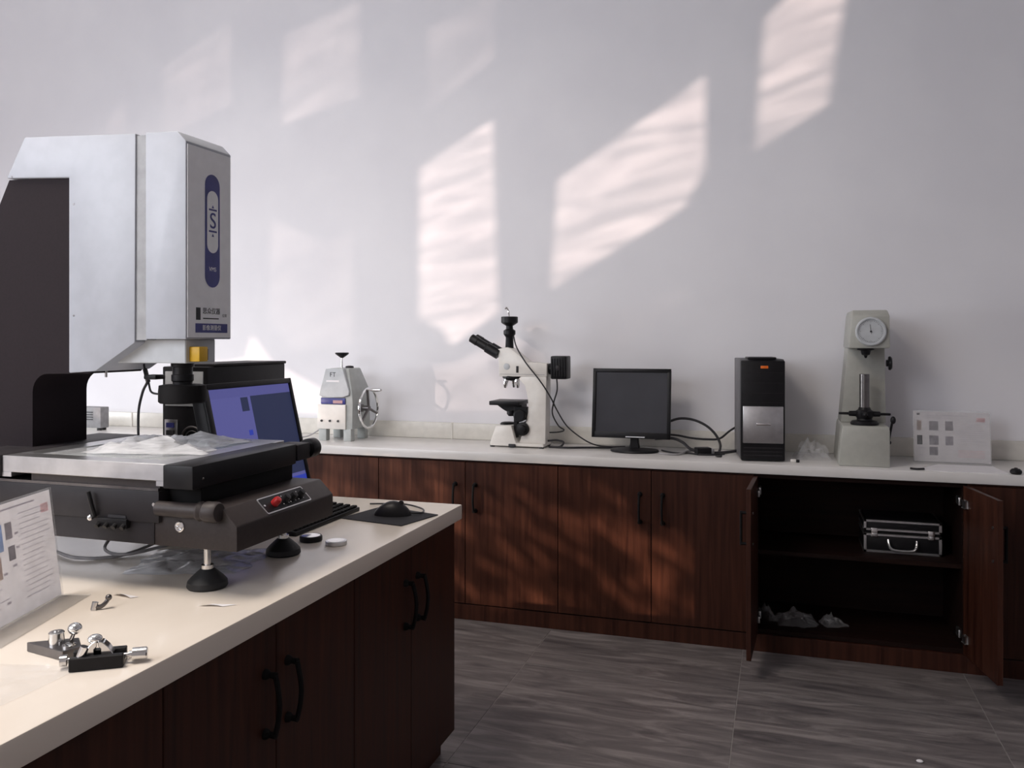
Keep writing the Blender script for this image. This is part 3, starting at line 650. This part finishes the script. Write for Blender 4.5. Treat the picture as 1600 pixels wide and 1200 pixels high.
tag(crumple(36, 36, bagfn).build('plastic_bag', 'bag'), 'clear plastic bag lying flat at the near left corner of the island', 'plastic bag')

# notice in clear stand on the island (near left)
def notice(name, label, p0, p1, h, near):
    """upright A4 landscape sheet in a clear acrylic stand; p0 -> p1 is its foot line"""
    p0 = Vector((*p0, CZ)); p1 = Vector((*p1, CZ)); L_ = (p1 - p0).length; a = math.atan2(p1.y - p0.y, p1.x - p0.x)
    q = Matrix.Translation(p0) @ Matrix.Rotation(a, 4, 'Z')
    t = thing(name, label, 'notice', p0)
    tilt = Matrix.Rotation(R(-7), 4, 'X')
    b = MB().box(0, L_, -.0035, -.0015, 0, h, .0005, 1).box(0, L_, .0008, .0028, 0, h, .0005, 1); b.xf(q @ tilt); b.build('stand', 'acrylic', t)
    MB().box(0, L_, -.06, .09, 0, .003, .0006, 1).xf(q).build('stand_foot', 'acrylic', t)
    sh = crumple(1, 1, lambda u, v: (.004 + u * (L_ - .008), -.0013, .004 + v * (h - .008))).xf(q @ tilt).build('sheet', 'sheet', t)
    def pr(nm, m, rects, k=.0002):
        b = MB()
        for (x0, x1, z0, z1) in rects:
            vs = [b.bm.verts.new((x * L_, -.0013 - k, z_ * h)) for x, z_ in ((x0, z0), (x1, z0), (x1, z1), (x0, z1))]
            b.bm.faces.new(vs)
        b.xf(q @ tilt); return b.build(nm, m, sh, smooth=False)
    rnd = random.Random(len(label))
    if near:
        pr('text_lines', 'paper_line', [(.61, .61 + .33 * rnd.uniform(.7, 1), .86 - .045 * i, .868 - .045 * i) for i in range(17)] + [(.06, .30 + .2 * rnd.random(), .30 - .05 * i, .308 - .05 * i) for i in range(4)])
        pr('heading', 'paper_line', [(.3, .8, .925, .94)])
        pr('stamp', 'pink', [(.86, .95, .80, .88)])
        for r_, m_ in (((.34, .43, .60, .82), 'blueprint'), ((.46, .53, .68, .82), 'greyprint'), ((.47, .54, .50, .62), 'greyprint'), ((.26, .39, .38, .56), 'tanprint'), ((.05, .24, .60, .84), 'blueprint')):
            pr('photo', m_, [r_])
        pr('caption', 'paper_line', [(.55, .59, .70, .72), (.55, .59, .58, .60), (.50, .545, .44, .46), (.40, .44, .40, .42), (.40, .44, .16, .18)])
    else:
        pr('text_lines', 'paper_line', [(.60, .60 + .34 * rnd.uniform(.7, 1), .74 - .04 * i, .746 - .04 * i) for i in range(9)])
        pr('heading', 'paper_line', [(.16, .72, .90, .915), (.16, .50, .86, .868)])
        pr('logo', 'ink', [(.05, .09, .91, .95)])
        pr('stamp', 'pink', [(.82, .93, .80, .88)])
        pr('red_lines', 'pink', [(.58, .92, .24 - .03 * i, .246 - .03 * i) for i in range(5)])
        for r_, m_ in (((.05, .11, .62, .81), 'tanprint'), ((.21, .33, .62, .80), 'greyprint'), ((.42, .52, .62, .80), 'greyprint'), ((.05, .12, .34, .52), 'ink'), ((.21, .33, .34, .52), 'greyprint'), ((.42, .52, .34, .51), 'greyprint'), ((.21, .32, .14, .30), 'greyprint')):
            pr('photo', m_, [r_])
        pr('caption', 'paper_line', [(.06, .14, .27, .285), (.06, .12, .14, .15)])
    return t
dv = Vector((.063, -.205)).normalized() * .30
notice('notice_stand', 'printed instruction sheet in clear stand at the near left of the island', (-1.415 + dv.x, 1.371 + dv.y), (-1.415, 1.371), .225, True)
notice('notice_stand', 'printed sheet with seven small photos in clear stand at the right end of the bench', (.553, 3.985), (.853, 3.985), .222, False)

# ------------------------------------------------------------ things on the back bench
# small grey power box at far left
px = thing('power_box', 'small grey power box with black feet at the left end of the bench', 'box', (-3.78, 3.98, CZ))
MB().box(-3.96, -3.745, 3.90, 3.965, CZ + .014, .935, .004).build('case', 'pc_grey2', px)
for x in (-3.94, -3.768):
    for y in (3.915, 3.95): MB().cyl((x, y, CZ), (x, y, CZ + .015), .013, n=14).build('foot', 'rubber', px)
for i in range(4): MB().box(-3.93, -3.80, 3.898, 3.901, .86 + i * .014, .866 + i * .014).build('vent_slot', 'ink', px)

# grinder with hand wheel
gd = thing('sample_cutter', 'grey bench machine with a chrome hand wheel on its side', 'machine', (-2.17, 3.95, CZ))
gx0, gx1, gy0, gy1 = -2.30, -2.105, 3.88, 4.08
prof = [(gy0, .862), (gy0, .992), (gy0 + .03, 1.02), (gy0 + .005, 1.06), (gy0 + .03, 1.178), (gy1 - .04, 1.186), (gy1, 1.06), (gy1, .862)]
hb = MB()
lo = [hb.bm.verts.new(p) for p in ((gx0, gy0, .862), (gx1, gy0, .862), (gx1, gy1, .862), (gx0, gy1, .862))]
def ring(z, i0, i1, j0, j1): return [hb.bm.verts.new(p) for p in ((gx0 + i0, gy0 + j0, z), (gx1 - i1, gy0 + j0, z), (gx1 - i1, gy1 - j1, z), (gx0 + i0, gy1 - j1, z))]
rs = [lo, ring(1.0, .008, 0, .004, 0), ring(1.06, .014, .002, .0, .002), ring(1.178, .05, .032, .02, .05)]
for a_, b_ in zip(rs, rs[1:]):
    for i in range(4): hb.bm.faces.new((a_[i], a_[(i + 1) % 4], b_[(i + 1) % 4], b_[i]))
hb.bm.faces.new(lo[::-1]); hb.bm.faces.new(rs[-1]); hb.bevel(.006, 2)
bd = hb.build('body', 'grind', gd)
hood = MB().prism([(gx0 + .006, 1.035), (gx0 + .012, 1.062), (gx0 + .045, 1.176), (gx1 - .05, 1.178), (gx1 - .012, 1.062), (gx1 - .014, 1.04), (gx1 - .05, 1.028), (gx0 + .06, 1.025)], 'Y', gy0 - .012, gy0 + .03).bevel(.003, 1)
hood.build('hood', 'light_grey', gd)
text('FT', .034, Matrix.Translation((gx0 + .088, gy0 - .0125, 1.145)) @ Matrix.Rotation(R(90), 4, 'X'), 'ink', gd, 'marking')
MB().box(gx0 + .05, gx0 + .125, gy0 - .0135, gy0 - .0115, 1.107, 1.117).build('name_strip', 'paper', gd)
MB().box(gx0 + .012, gx1 - .04, gy0 - .004, gy0 + .004, .992, 1.024, .002).build('window_strip', 'blue', gd)
MB().box(gx0 + .085, gx1 - .055, gy0 - .005, gy0 - .003, .996, 1.012).build('sticker', 'pink', gd)
fp = MB().box(gx0 - .006, gx1 - .035, gy0 - .010, gy0 + .004, .862, .990, .004).build('front_panel', 'mic_white', gd)
for i in range(3): MB().lathe((gx0 + .022 + i * .048, gy0 - .010, .905), (0, -1, 0), [(0, .006), (.006, .0055), (.0065, .001)], 14).build('switch', 'ink', fp)
for x in (gx0 + .02, gx1 - .03):
    for y in (gy0 + .02, gy1 - .03): MB().box(x - .022, x + .022, y - .02, y + .02, CZ, .864, .003).build('foot', 'grind', gd)
kx, ky = -2.215, 3.97
MB().cyl((kx, ky, 1.176), (kx, ky, 1.236), .0042, n=12).build('spindle', 'steel', gd)
MB().lathe((kx, ky, 1.230), (0, 0, 1), [(0, .006), (.004, .012), (.020, .034), (.026, .037), (.029, .034), (.029, .006)]).build('feed_knob', 'black', gd)
MB().lathe((kx + .045, ky, 1.174), (0, 0, 1), [(0, .022), (.008, .022), (.014, .02), (.016, .008)]).build('cap', 'charcoal', gd)
wx, wy_, wz = -2.055, 3.965, .968
wh = MB().torus((wx, wy_, wz), (1, 0, .02), .103, .0065)
wh.build('hand_wheel', 'chrome', gd)
sp_ = MB().lathe((gx1 - .004, wy_, wz), (1, 0, 0), [(0, .022), (.02, .020), (.022, .014), (.058, .014), (.062, .010)])
for k in range(3):
    a_ = R(100 + 120 * k); sp_.cyl((wx, wy_, wz), (wx, wy_ + .1 * math.cos(a_), wz + .1 * math.sin(a_)), .0075, .006, n=10)
sp_.build('wheel_spokes', 'darksteel', gd)
MB().cyl((wx, wy_ - .02, wz + .098), (wx + .03, wy_ - .02, wz + .098), .004, n=10).lathe((wx + .02, wy_ - .02, wz + .098), (1, 0, 0), [(0, .007), (.03, .010), (.06, .008), (.066, .003)], 16).build('crank_handle', 'steel', gd)
tag(MB().tube([(-2.34, 3.96, CZ + .05), (-2.42, 3.95, CZ + .008), (-2.55, 3.92, CZ + .005), (-2.8, 3.93, CZ + .005)], .0035).build('mains_cable', 'cable_grey'), 'thin grey cord behind the monitor leading to the hand-wheel machine', 'cable')

# microscope
ms = thing('microscope', 'white upright microscope with black eyepieces and lamp housing on the bench', 'microscope', (-1.2, 3.98, CZ))
y = 3.98
MB().prism([(-1.33, .905), (-1.25, .908), (-1.232, .84), (-1.225, .822), (-1.088, .822), (-1.084, .806), (-1.362, .806), (-1.360, .822)], 'Y', y - .075, y + .075).bevel(.006, 2).build('base', 'mic_white', ms)
MB().prism([(-1.223, .815), (-1.086, .815), (-1.080, 1.15), (-1.20, 1.15), (-1.225, 1.137), (-1.19, 1.10), (-1.178, 1.05), (-1.172, .98), (-1.20, .88)], 'Y', y - .042, y + .042).bevel(.006, 2).build('arm', 'mic_white', ms)
MB().prism([(-1.324, 1.145), (-1.078, 1.147), (-1.077, 1.212), (-1.176, 1.217), (-1.262, 1.285), (-1.285, 1.29), (-1.332, 1.281), (-1.326, 1.22)], 'Y', y - .045, y + .045).bevel(.005, 2).build('head', 'mic_white', ms)
MB().box(-1.234, -1.222, y - .047, y - .044, 1.165, 1.198, .001).build('filter_slider', 'charcoal', ms)
MB().lathe((-1.283, y - .044, 1.195), (0, -1, 0), [(0, .016), (.002, .016), (.003, .013), (.0032, .002)]).build('round_badge', 'light_grey', ms)
MB().box(-1.32, -1.09, y - .0458, y - .0445, 1.156, 1.158).build('seam', 'cable_grey', ms)
for s_ in (-.032, .032):
    p0 = Vector((-1.343, y + s_, 1.262)); p1 = Vector((-1.480, y + s_, 1.340)); dd = (p1 - p0).normalized()
    MB().lathe(p0 - dd * .015, dd, [(0, .026), (.07, .026), (.074, .021), (.125, .021), (.128, .023), (.165, .0215), (.168, .017)]).build('eyepiece', 'black', ms)
tr = MB().lathe((-1.283, y, 1.283), (0, 0, 1), [(0, .021), (.055, .019), (.058, .020), (.072, .030), (.090, .030), (.098, .018), (.113, .017), (.125, .036), (.130, .042), (.158, .042), (.160, .036)])
tr.build('camera_tube', 'black', ms)
MB().tube([(-1.285, y, 1.44), (-1.287, y, 1.46), (-1.290, y, 1.475), (-1.298, y - .004, 1.487), (-1.304, y - .008, 1.480)], .004).build('camera_lead_stub', 'steel', ms)
ns_ = MB().lathe((-1.272, y, 1.148), (-.1, 0, -1), [(0, .045), (.012, .045), (.020, .036), (.024, .02)]).build('nosepiece', 'black', ms)
for dx, dy in ((-.022, -.02), (.032, -.016), (.0, .03)):
    MB().lathe((-1.272 + dx, y + dy, 1.132), (dx * 5, dy * 5, -1), [(0, .013), (.012, .0135), (.014, .0115), (.032, .0105), (.044, .006)], 18).build('objective', 'chrome', ns_)
MB().box(-1.362, -1.206, y - .085, y + .075, 1.006, 1.026, .003).build('stage', 'black', ms)
MB().prism([(-1.335, 1.006), (-1.206, 1.006), (-1.206, .985), (-1.285, .974), (-1.305, .985)], 'Y', y - .045, y + .045).build('stage_mount', 'black', ms)
MB().lathe((-1.27, y, .978), (0, 0, -1), [(0, .026), (.02, .026), (.03, .018)]).build('condenser', 'black', ms)
MB().prism([(-1.246, 1.002), (-1.178, .998), (-1.182, .935), (-1.225, .922), (-1.228, .846), (-1.246, .846)], 'Y', y - .048, y - .02).bevel(.002, 1).build('focus_block', 'black', ms)
for s_ in (-1, 1):
    MB().lathe((-1.200, y + s_ * .042, .890), (0, s_, 0), [(0, .033), (.014, .033), (.016, .030), (.017, .022), (.034, .021), (.036, .016)]).build('focus_knob', 'black', ms)
MB().lathe((-1.212, y - .05, .955), (0, -1, 0), [(0, .03), (.016, .03), (.02, .024)]).build('stage_knob', 'black', ms)
MB().lathe((-1.290, y, .904), (0, 0, 1), [(0, .040), (.006, .040), (.012, .034), (.014, .026)]).build('lamp_collector', 'black', ms)
for x in (-1.352, -1.25, -1.10):
    for s_ in (-.06, .06): MB().cyl((x, y + s_, CZ), (x, y + s_, .808), .012, n=14).build('foot', 'rubber', ms)
MB().box(-1.262, -1.228, y - .085, y - .07, .803, .818, .002).build('switch_plate', 'ink', ms)
lh = MB().box(-1.060, -.980, y - .045, y + .045, 1.136, 1.248, .006)
lh.build('lamp_house', 'black', ms)
MB().lathe((-1.079, y, 1.184), (1, 0, 0), [(0, .026), (.02, .030)]).build('lamp_tube', 'black', ms)
lf = MB()
for i in range(6): lf.box(-1.055 + i * .013, -1.050 + i * .013, y - .049, y - .044, 1.15, 1.236)
lf.build('cooling_fins', 'black', ms)
MB().lathe((-1.022, y - .045, 1.19), (0, -1, 0), [(0, .014), (.006, .013), (.008, .004)], 16).build('lamp_screw', 'charcoal', ms)
cbl = MB().tube([(-1.255, y - .02, 1.345), (-1.23, y - .05, 1.29), (-1.18, y - .06, 1.215), (-1.11, y - .06, 1.13), (-1.062, y - .04, 1.05), (-1.05, y + .04, .98), (-1.00, y + .05, .90), (-.92, y + .05, .84), (-.86, y + .06, .812), (-.80, y + .08, CZ + .004), (-.72, y + .10, CZ + .004)], .0035)
tag(cbl.build('camera_cable', 'cable'), 'thin black cable running down from the microscope camera to the bench', 'cable')
tag(MB().tube([(-1.04, y, 1.138), (-1.038, y, 1.08), (-1.06, y + .02, 1.02), (-1.075, y + .05, .96), (-1.05, y + .07, .90), (-1.02, y + .07, .878), (-1.05, y + .06, .868), (-1.085, y + .03, .868)], .0035).build('lamp_cable', 'cable'), 'thin black cable looping from the microscope lamp housing', 'cable')
tag(MB().tube([(-1.083, y - .01, .832), (-1.04, y, .835), (-1.005, y, .826), (-1.02, y - .02, CZ + .006), (-1.07, y - .03, CZ + .006), (-.98, y - .04, CZ + .006), (-.90, y - .01, CZ + .006), (-.80, y + .02, CZ + .006), (-.68, y + .06, CZ + .006)], .005).build('mains_cable', 'cable'), 'black power cord lying between the microscope and the flat monitor', 'cable')

# flat monitor (off)
m2 = thing('computer_monitor', 'black flat monitor with a dark switched-off screen on the back bench', 'monitor', (-.66, 3.94, CZ))
q = rot_about((-.66, 3.94, .87), 'Z', R(0)) @ rot_about((-.66, 3.93, .87), 'X', R(-7))
MB().box(-.851, -.484, 3.925, 3.955, .865, 1.190, .006).xf(q).build('housing', 'black', m2)
MB().box(-.78, -.55, 3.953, 3.995, .92, 1.13, .012).xf(q).build('rear_housing', 'black', m2)
bz = MB().box(-.853, -.482, 3.919, 3.927, 1.174, 1.192, .002).box(-.853, -.482, 3.919, 3.927, .863, .892, .002).box(-.853, -.836, 3.919, 3.927, .863, 1.192, .002).box(-.499, -.482, 3.919, 3.927, .863, 1.192, .002)
bz.xf(q).build('bezel', 'black', m2)
MB().box(-.838, -.497, 3.9235, 3.9265, .890, 1.176).xf(q).build('screen', 'screen_off', m2)
MB().box(-.69, -.60, 3.9180, 3.9195, .868, .872).xf(q).build('button_strip', 'silver', m2)
MB().lathe((-.652, 3.945, CZ), (0, 0, 1), [(0, .112), (.004, .115), (.010, .112), (.016, .05), (.018, .02)], 40).xf(Matrix.Translation((-.652, 3.945, 0)) @ Matrix.Diagonal((1, .75, 1, 1)) @ Matrix.Translation((.652, -3.945, 0))).build('stand_base', 'black', m2)
MB().prism([(-.678, CZ + .012), (-.626, CZ + .012), (-.632, .84), (-.636, .90), (-.668, .90), (-.672, .84)], 'Y', 3.935, 3.965).bevel(.004, 1).build('stand_neck', 'black', m2)

# cables between monitor and tower
z = CZ + .005
tag(MB().tube([(-.50, 3.99, .94), (-.45, 4.02, .955), (-.39, 4.03, .95), (-.33, 4.03, .925), (-.285, 4.02, .885), (-.262, 4.0, .84), (-.27, 3.98, z), (-.30, 3.95, z)], .006).build('signal_cable', 'cable'), 'thick black cable arching from the flat monitor down to the bench', 'cable')
tag(MB().tube([(-.55, 4.0, .88), (-.47, 4.05, .872), (-.40, 4.06, .86), (-.33, 4.07, .855), (-.27, 4.08, .86), (-.22, 4.09, .90), (-.155, 4.10, .94)], .005).build('monitor_lead', 'cable'), 'black lead curving from the monitor up to the computer tower', 'cable')
tag(MB().tube([(-.56, 3.98, .86), (-.48, 3.97, .866), (-.43, 3.96, .85), (-.39, 3.95, .82), (-.33, 3.95, z + .004), (-.25, 3.97, z + .003), (-.155, 4.02, z + .014)], .0068).build('mains_cable', 'cable'), 'thick black power cord on the bench between monitor and tower', 'cable')
tag(MB().tube([(-.53, 3.99, z), (-.51, 3.96, z), (-.48, 3.93, z), (-.44, 3.915, z), (-.40, 3.93, z), (-.35, 3.90, z), (-.29, 3.91, z), (-.24, 3.95, z)], .004).build('audio_cable', 'cable'), 'thin black cable lying loosely on the bench in front of the cable tangle', 'cable')
tag(MB().tube([(-.53, 3.89, z), (-.49, 3.865, z), (-.44, 3.875, z), (-.415, 3.93, z + .004), (-.41, 4.0, z), (-.36, 4.05, z)], .0045).build('white_cable', 'cable_grey'), 'pale grey cable curled on the bench beside the flat monitor', 'cable')
ad = thing('power_adapter', 'black power adapter block lying among the cables left of the tower', 'adapter', (-.32, 3.95, CZ))
qa = Matrix.Translation((-.335, 3.93, CZ)) @ Matrix.Rotation(R(25), 4, 'Z')
MB().box(-.035, .035, -.022, .022, 0, .034, .005).xf(qa).build('block', 'black', ad)
MB().box(.036, .052, -.012, .012, .006, .028, .003).xf(qa).build('plug', 'silver', ad)
tag(MB().ball((-.262, 3.87, CZ + .005), .0105, (1.3, .8, .48)).ball((-.252, 3.866, CZ + .006), .007, (1, 1, .8)).build('cable_cap', 'rubber'), 'tiny black cap lying on the bench in front of the cables', 'cap')

# tower on the bench
t2 = thing('computer_tower', 'black computer tower with silver lower panel and orange badge on the back bench', 'computer', (-.07, 3.95, CZ))
q = rot_about((-.07, 3.80, 0), 'Z', R(7.5))
tx0, tx1 = -.163, .022
MB().box(tx0, tx1, 3.815, 4.11, CZ + .006, 1.243, .004).xf(q).build('case', 'pc_grey', t2)
MB().box(tx0, tx1, 3.785, 3.818, CZ + .004, 1.238, .006).xf(q).build('front_panel', 'black', t2)
MB().box(tx0 + .03, tx1 - .035, 3.79, 3.92, 1.242, 1.252, .004).xf(q).build('top_handle', 'black', t2)
lp = MB().box(tx0 + .008, tx1 - .008, 3.776, 3.788, .880, 1.040, .003).xf(q).build('lower_panel', 'silver', t2)
MB().box(tx0 + .065, tx1 - .06, 3.7735, 3.777, .957, .968, .002).xf(q).build('badge', 'chrome', lp)
MB().box(tx0 + .083, tx1 - .070, 3.7825, 3.787, 1.203, 1.215, .002).xf(q).build('orange_badge', 'orange', t2)
dl = MB()
for zz in (1.185, 1.14, 1.095, 1.055): dl.box(tx0 + .008, tx1 - .008, 3.7840, 3.7862, zz, zz + .0015)
dl.xf(q).build('drive_gaps', 'charcoal', t2)
for i in range(3): MB().box(tx0 + .012, tx1 - .012, 3.7838, 3.7862, .825 + i * .016, .829 + i * .016).xf(q).build('vent_slot', 'charcoal', t2)
for x in (tx0 + .02, tx1 - .02):
    for yy in (3.84, 4.10): MB().cyl((x, yy, CZ), (x, yy, CZ + .008), .012, n=14).xf(q).build('foot', 'rubber', t2)
tag(hill(.137, 3.95, .078, .065, CZ, .105, 7.7, .1, ns=9, rough=.6, ragged=.15).build('plastic_bag', 'bag'), 'crumpled clear plastic bag between the tower and the hardness tester', 'plastic bag')
wa = thing('white_plug', 'small white plug with black end beside the tower foot', 'plug', (.06, 3.80, CZ))
MB().box(.045, .068, 3.80, 3.815, CZ, CZ + .014, .003).build('body', 'mic_white', wa)
MB().box(.068, .082, 3.802, 3.814, CZ, CZ + .012, .003).build('end', 'black', wa)

# hardness tester
ht = thing('hardness_tester', 'tall grey-green hardness tester with round dial on the back bench', 'machine', (.335, 3.90, CZ))
b0 = MB(); tz = .968
def quad(z_, xa, xb, ya_, yb_): return [b0.bm.verts.new(p) for p in ((xa, ya_, z_), (xb, ya_, z_), (xb, yb_, z_), (xa, yb_, z_))]
Rg = [quad(CZ, .236, .434, 3.762, 4.12), quad(.95, .248, .434, 3.765, 4.12), quad(tz, .252, .431, 3.768, 4.118)]
for a_, b_ in zip(Rg, Rg[1:]):
    for i in range(4): b0.bm.faces.new((a_[i], a_[(i + 1) % 4], b_[(i + 1) % 4], b_[i]))
b0.bm.faces.new(Rg[0][::-1]); b0.bm.faces.new(Rg[-1]); b0.bevel(.005, 2); b0.build('base', 'grey_green', ht)
b0 = MB(); Rg = [quad(tz, .255, .437, 3.93, 4.118), quad(1.30, .283, .432, 3.93, 4.10)]
for i in range(4): b0.bm.faces.new((Rg[0][i], Rg[0][(i + 1) % 4], Rg[1][(i + 1) % 4], Rg[1][i]))
b0.bm.faces.new(Rg[0][::-1]); b0.bm.faces.new(Rg[1]); b0.bevel(.004, 2); b0.build('column', 'grey_green', ht)
b0 = MB(); Rg = [quad(1.292, .276, .434, 3.762, 4.10), quad(1.43, .287, .433, 3.768, 4.09), quad(1.452, .292, .428, 3.80, 4.07)]
for a_, b_ in zip(Rg, Rg[1:]):
    for i in range(4): b0.bm.faces.new((a_[i], a_[(i + 1) % 4], b_[(i + 1) % 4], b_[i]))
b0.bm.faces.new(Rg[0][::-1]); b0.bm.faces.new(Rg[-1]); b0.bevel(.006, 2); b0.build('head', 'grey_green', ht)
dc = Vector((.360, 3.763, 1.362))
dl = MB().lathe(dc, (0, -1, 0), [(0, .060), (.012, .060), (.016, .056), (.016, .051), (.010, .050)], 44).build('dial', 'light_grey', ht)
MB().lathe(dc + Vector((0, -.0095, 0)), (0, -1, 0), [(0, .0505), (.0012, .0505)], 44).build('dial_face', 'light_grey', dl)
tk = MB()
for i in range(40):
    a_ = 2 * math.pi * i / 40; l_ = .008 if i % 5 == 0 else .004
    tk.box(-.0005, .0005, -.0005, .0003, .046 - l_, .046, mtx=Matrix.Translation(dc + Vector((0, -.0112, 0))) @ Matrix.Rotation(a_, 4, 'Y'))
tk.build('scale_marks', 'ink', dl)
MB().box(-.0006, .0006, -.001, .0005, -.010, .030, mtx=Matrix.Translation(dc + Vector((0, -.0125, 0))) @ Matrix.Rotation(R(-8), 4, 'Y')).cyl(dc + Vector((0, -.011, 0)), dc + Vector((0, -.0145, 0)), .004, n=14).build('needle', 'ink', dl)
MB().lathe((.348, 3.84, 1.295), (0, 0, -1), [(0, .036), (.010, .034), (.014, .020), (.030, .017), (.034, .008), (.045, .004)]).build('indenter', 'black', ht)
MB().cyl((.343, 3.84, 1.0), (.343, 3.84, 1.182), .020, n=28).build('screw_column', 'darksteel', ht)
MB().lathe((.343, 3.84, tz), (0, 0, 1), [(0, .056), (.008, .057), (.016, .050), (.020, .032), (.026, .030), (.036, .035), (.058, .035), (.064, .026), (.074, .022)]).build('hand_wheel_hub', 'black', ht)
for k in range(3):
    a_ = R(0 + 180 * k) if k < 2 else R(-90)
    u = Vector((math.cos(a_), math.sin(a_), 0)); p = Vector((.343, 3.84, tz + .046))
    e = .102 if k < 2 else .07
    MB().lathe(p + u * .03, u, [(0, .012), (.03, .011), (.034, .0055), (e - .034, .0055), (e - .03, .004)], 14).build('wheel_arm', 'black', ht)
MB().lathe((.432, 3.88, 1.228), (1, 0, 0), [(0, .014), (.008, .014), (.009, .028), (.016, .030), (.022, .024)]).build('load_knob', 'black', ht)
MB().tube([(.440, 3.86, .895), (.444, 3.85, .935), (.452, 3.84, .985)], .005).ball((.454, 3.838, .990), .011, (1, 1, 1.5)).ball((.440, 3.86, .893), .010).cyl((.430, 3.862, .893), (.441, 3.862, .893), .007, n=12).build('release_lever', 'black', ht)

# paper, pen, ball at right end
tag(MB().prism([(.53, 3.745), (.64, 3.93), (.845, 3.93), (.86, 3.73), (.64, 3.716)], 'Z', CZ, CZ + .0012).build('paper_sheet', 'paper', smooth=False), 'white paper sheets lying on the bench in front of the photo notice', 'paper')
tag(MB().tube([(.505, 3.735, CZ + .006), (.53, 3.733, CZ + .0045), (.558, 3.736, CZ + .006)], .0042).build('pen_cap', 'charcoal'), 'short dark pen piece on the bench left of the paper sheet', 'pen')
bk = thing('round_magnet', 'small black round knob lying at the right end of the bench', 'knob', (.885, 3.74, CZ))
MB().lathe((.885, 3.74, CZ), (0, 0, 1), [(0, .017), (.006, .0215), (.014, .021), (.021, .014), (.023, .004)]).build('cap', 'black', bk)
MB().lathe((.885, 3.74, CZ + .020), (0, 0, 1), [(0, .008), (.005, .006), (.006, .001)], 14).build('stem', 'charcoal', bk)

# contents of the open cabinet
cs = thing('tool_case', 'black carrying case with bright metal edges on the cabinet shelf', 'case', (.49, 3.93, .426))
cx0, cx1, cy0, cy1, cz = .342, .642, 3.86, 4.08, .426
MB().box(cx0, cx1, cy0, cy1, cz, cz + .080, .004).build('lower_shell', 'black', cs)
MB().box(cx0, cx1, cy0, cy1, cz + .092, cz + .138, .004).build('lid', 'black', cs)
def edge_frame(z0_, z1_, nm):
    t_ = .0035; b = MB(); e = .010
    for xa in (cx0, cx1 - e): b.box(xa - .001, xa + e + .001, cy0 - t_, cy0 + .004, z0_, z1_, .001, 1)
    for za in (z0_, z1_ - e): b.box(cx0 - .001, cx1 + .001, cy0 - t_, cy0 + .004, za, za + e, .001, 1)
    for xa in (cx0, cx1 - e):
        for za in (z0_, z1_ - e): b.box(xa - .0015, xa + e + .0015, cy0 + .004, cy1, za, za + e, .001, 1)
    return b.build(nm, 'silver', cs)
edge_frame(cz, cz + .080, 'metal_edge'); edge_frame(cz + .092, cz + .138, 'metal_edge')
MB().box(cx0 + .004, cx1 - .004, cy0 + .003, cy1 - .003, cz + .079, cz + .093).build('rubber_seal', 'black_matte', cs)
for x in (cx0 + .028, cx1 - .052):
    lt = MB().box(x, x + .026, cy0 - .008, cy0 - .003, cz + .066, cz + .104, .002).build('latch', 'steel', cs)
    MB().box(x + .004, x + .022, cy0 - .011, cy0 - .008, cz + .070, cz + .082, .001).build('latch_key', 'silver', lt)
MB().tube([(cx0 + .095, cy0 - .006, cz + .058), (cx0 + .10, cy0 - .02, cz + .030), (cx0 + .12, cy0 - .025, cz + .018), (cx0 + .18, cy0 - .025, cz + .018), (cx0 + .20, cy0 - .02, cz + .030), (cx0 + .205, cy0 - .006, cz + .058)], .006).build('carry_handle', 'silver', cs)
zb = .093
tag(hill(.065, 3.87, .085, .07, zb, .055, 2.2, .2, ns=20, rough=1.0, ragged=.35).build('plastic_wrap', 'wrap'), 'crumpled clear plastic wrap on the floor of the open cabinet', 'plastic wrap')
tag(hill(.215, 3.89, .05, .045, zb, .045, 6.4, .5, ns=20, rough=1.0, ragged=.35).build('plastic_wrap', 'wrap'), 'smaller crumpled clear wrap right of the big one inside the open cabinet', 'plastic wrap')
tag(hill(-.048, 3.90, .024, .05, zb, .06, 9.4, .5, ns=20, rough=1.0, ragged=.2).build('plastic_wrap', 'wrap'), 'narrow crumpled clear wrap in the left corner of the open cabinet', 'plastic wrap')
tag(MB().ball((.42, 2.90, .004), .008, (1.3, .9, .55)).build('white_crumb', 'paper'), 'tiny white crumb on the grey floor tiles', 'crumb')
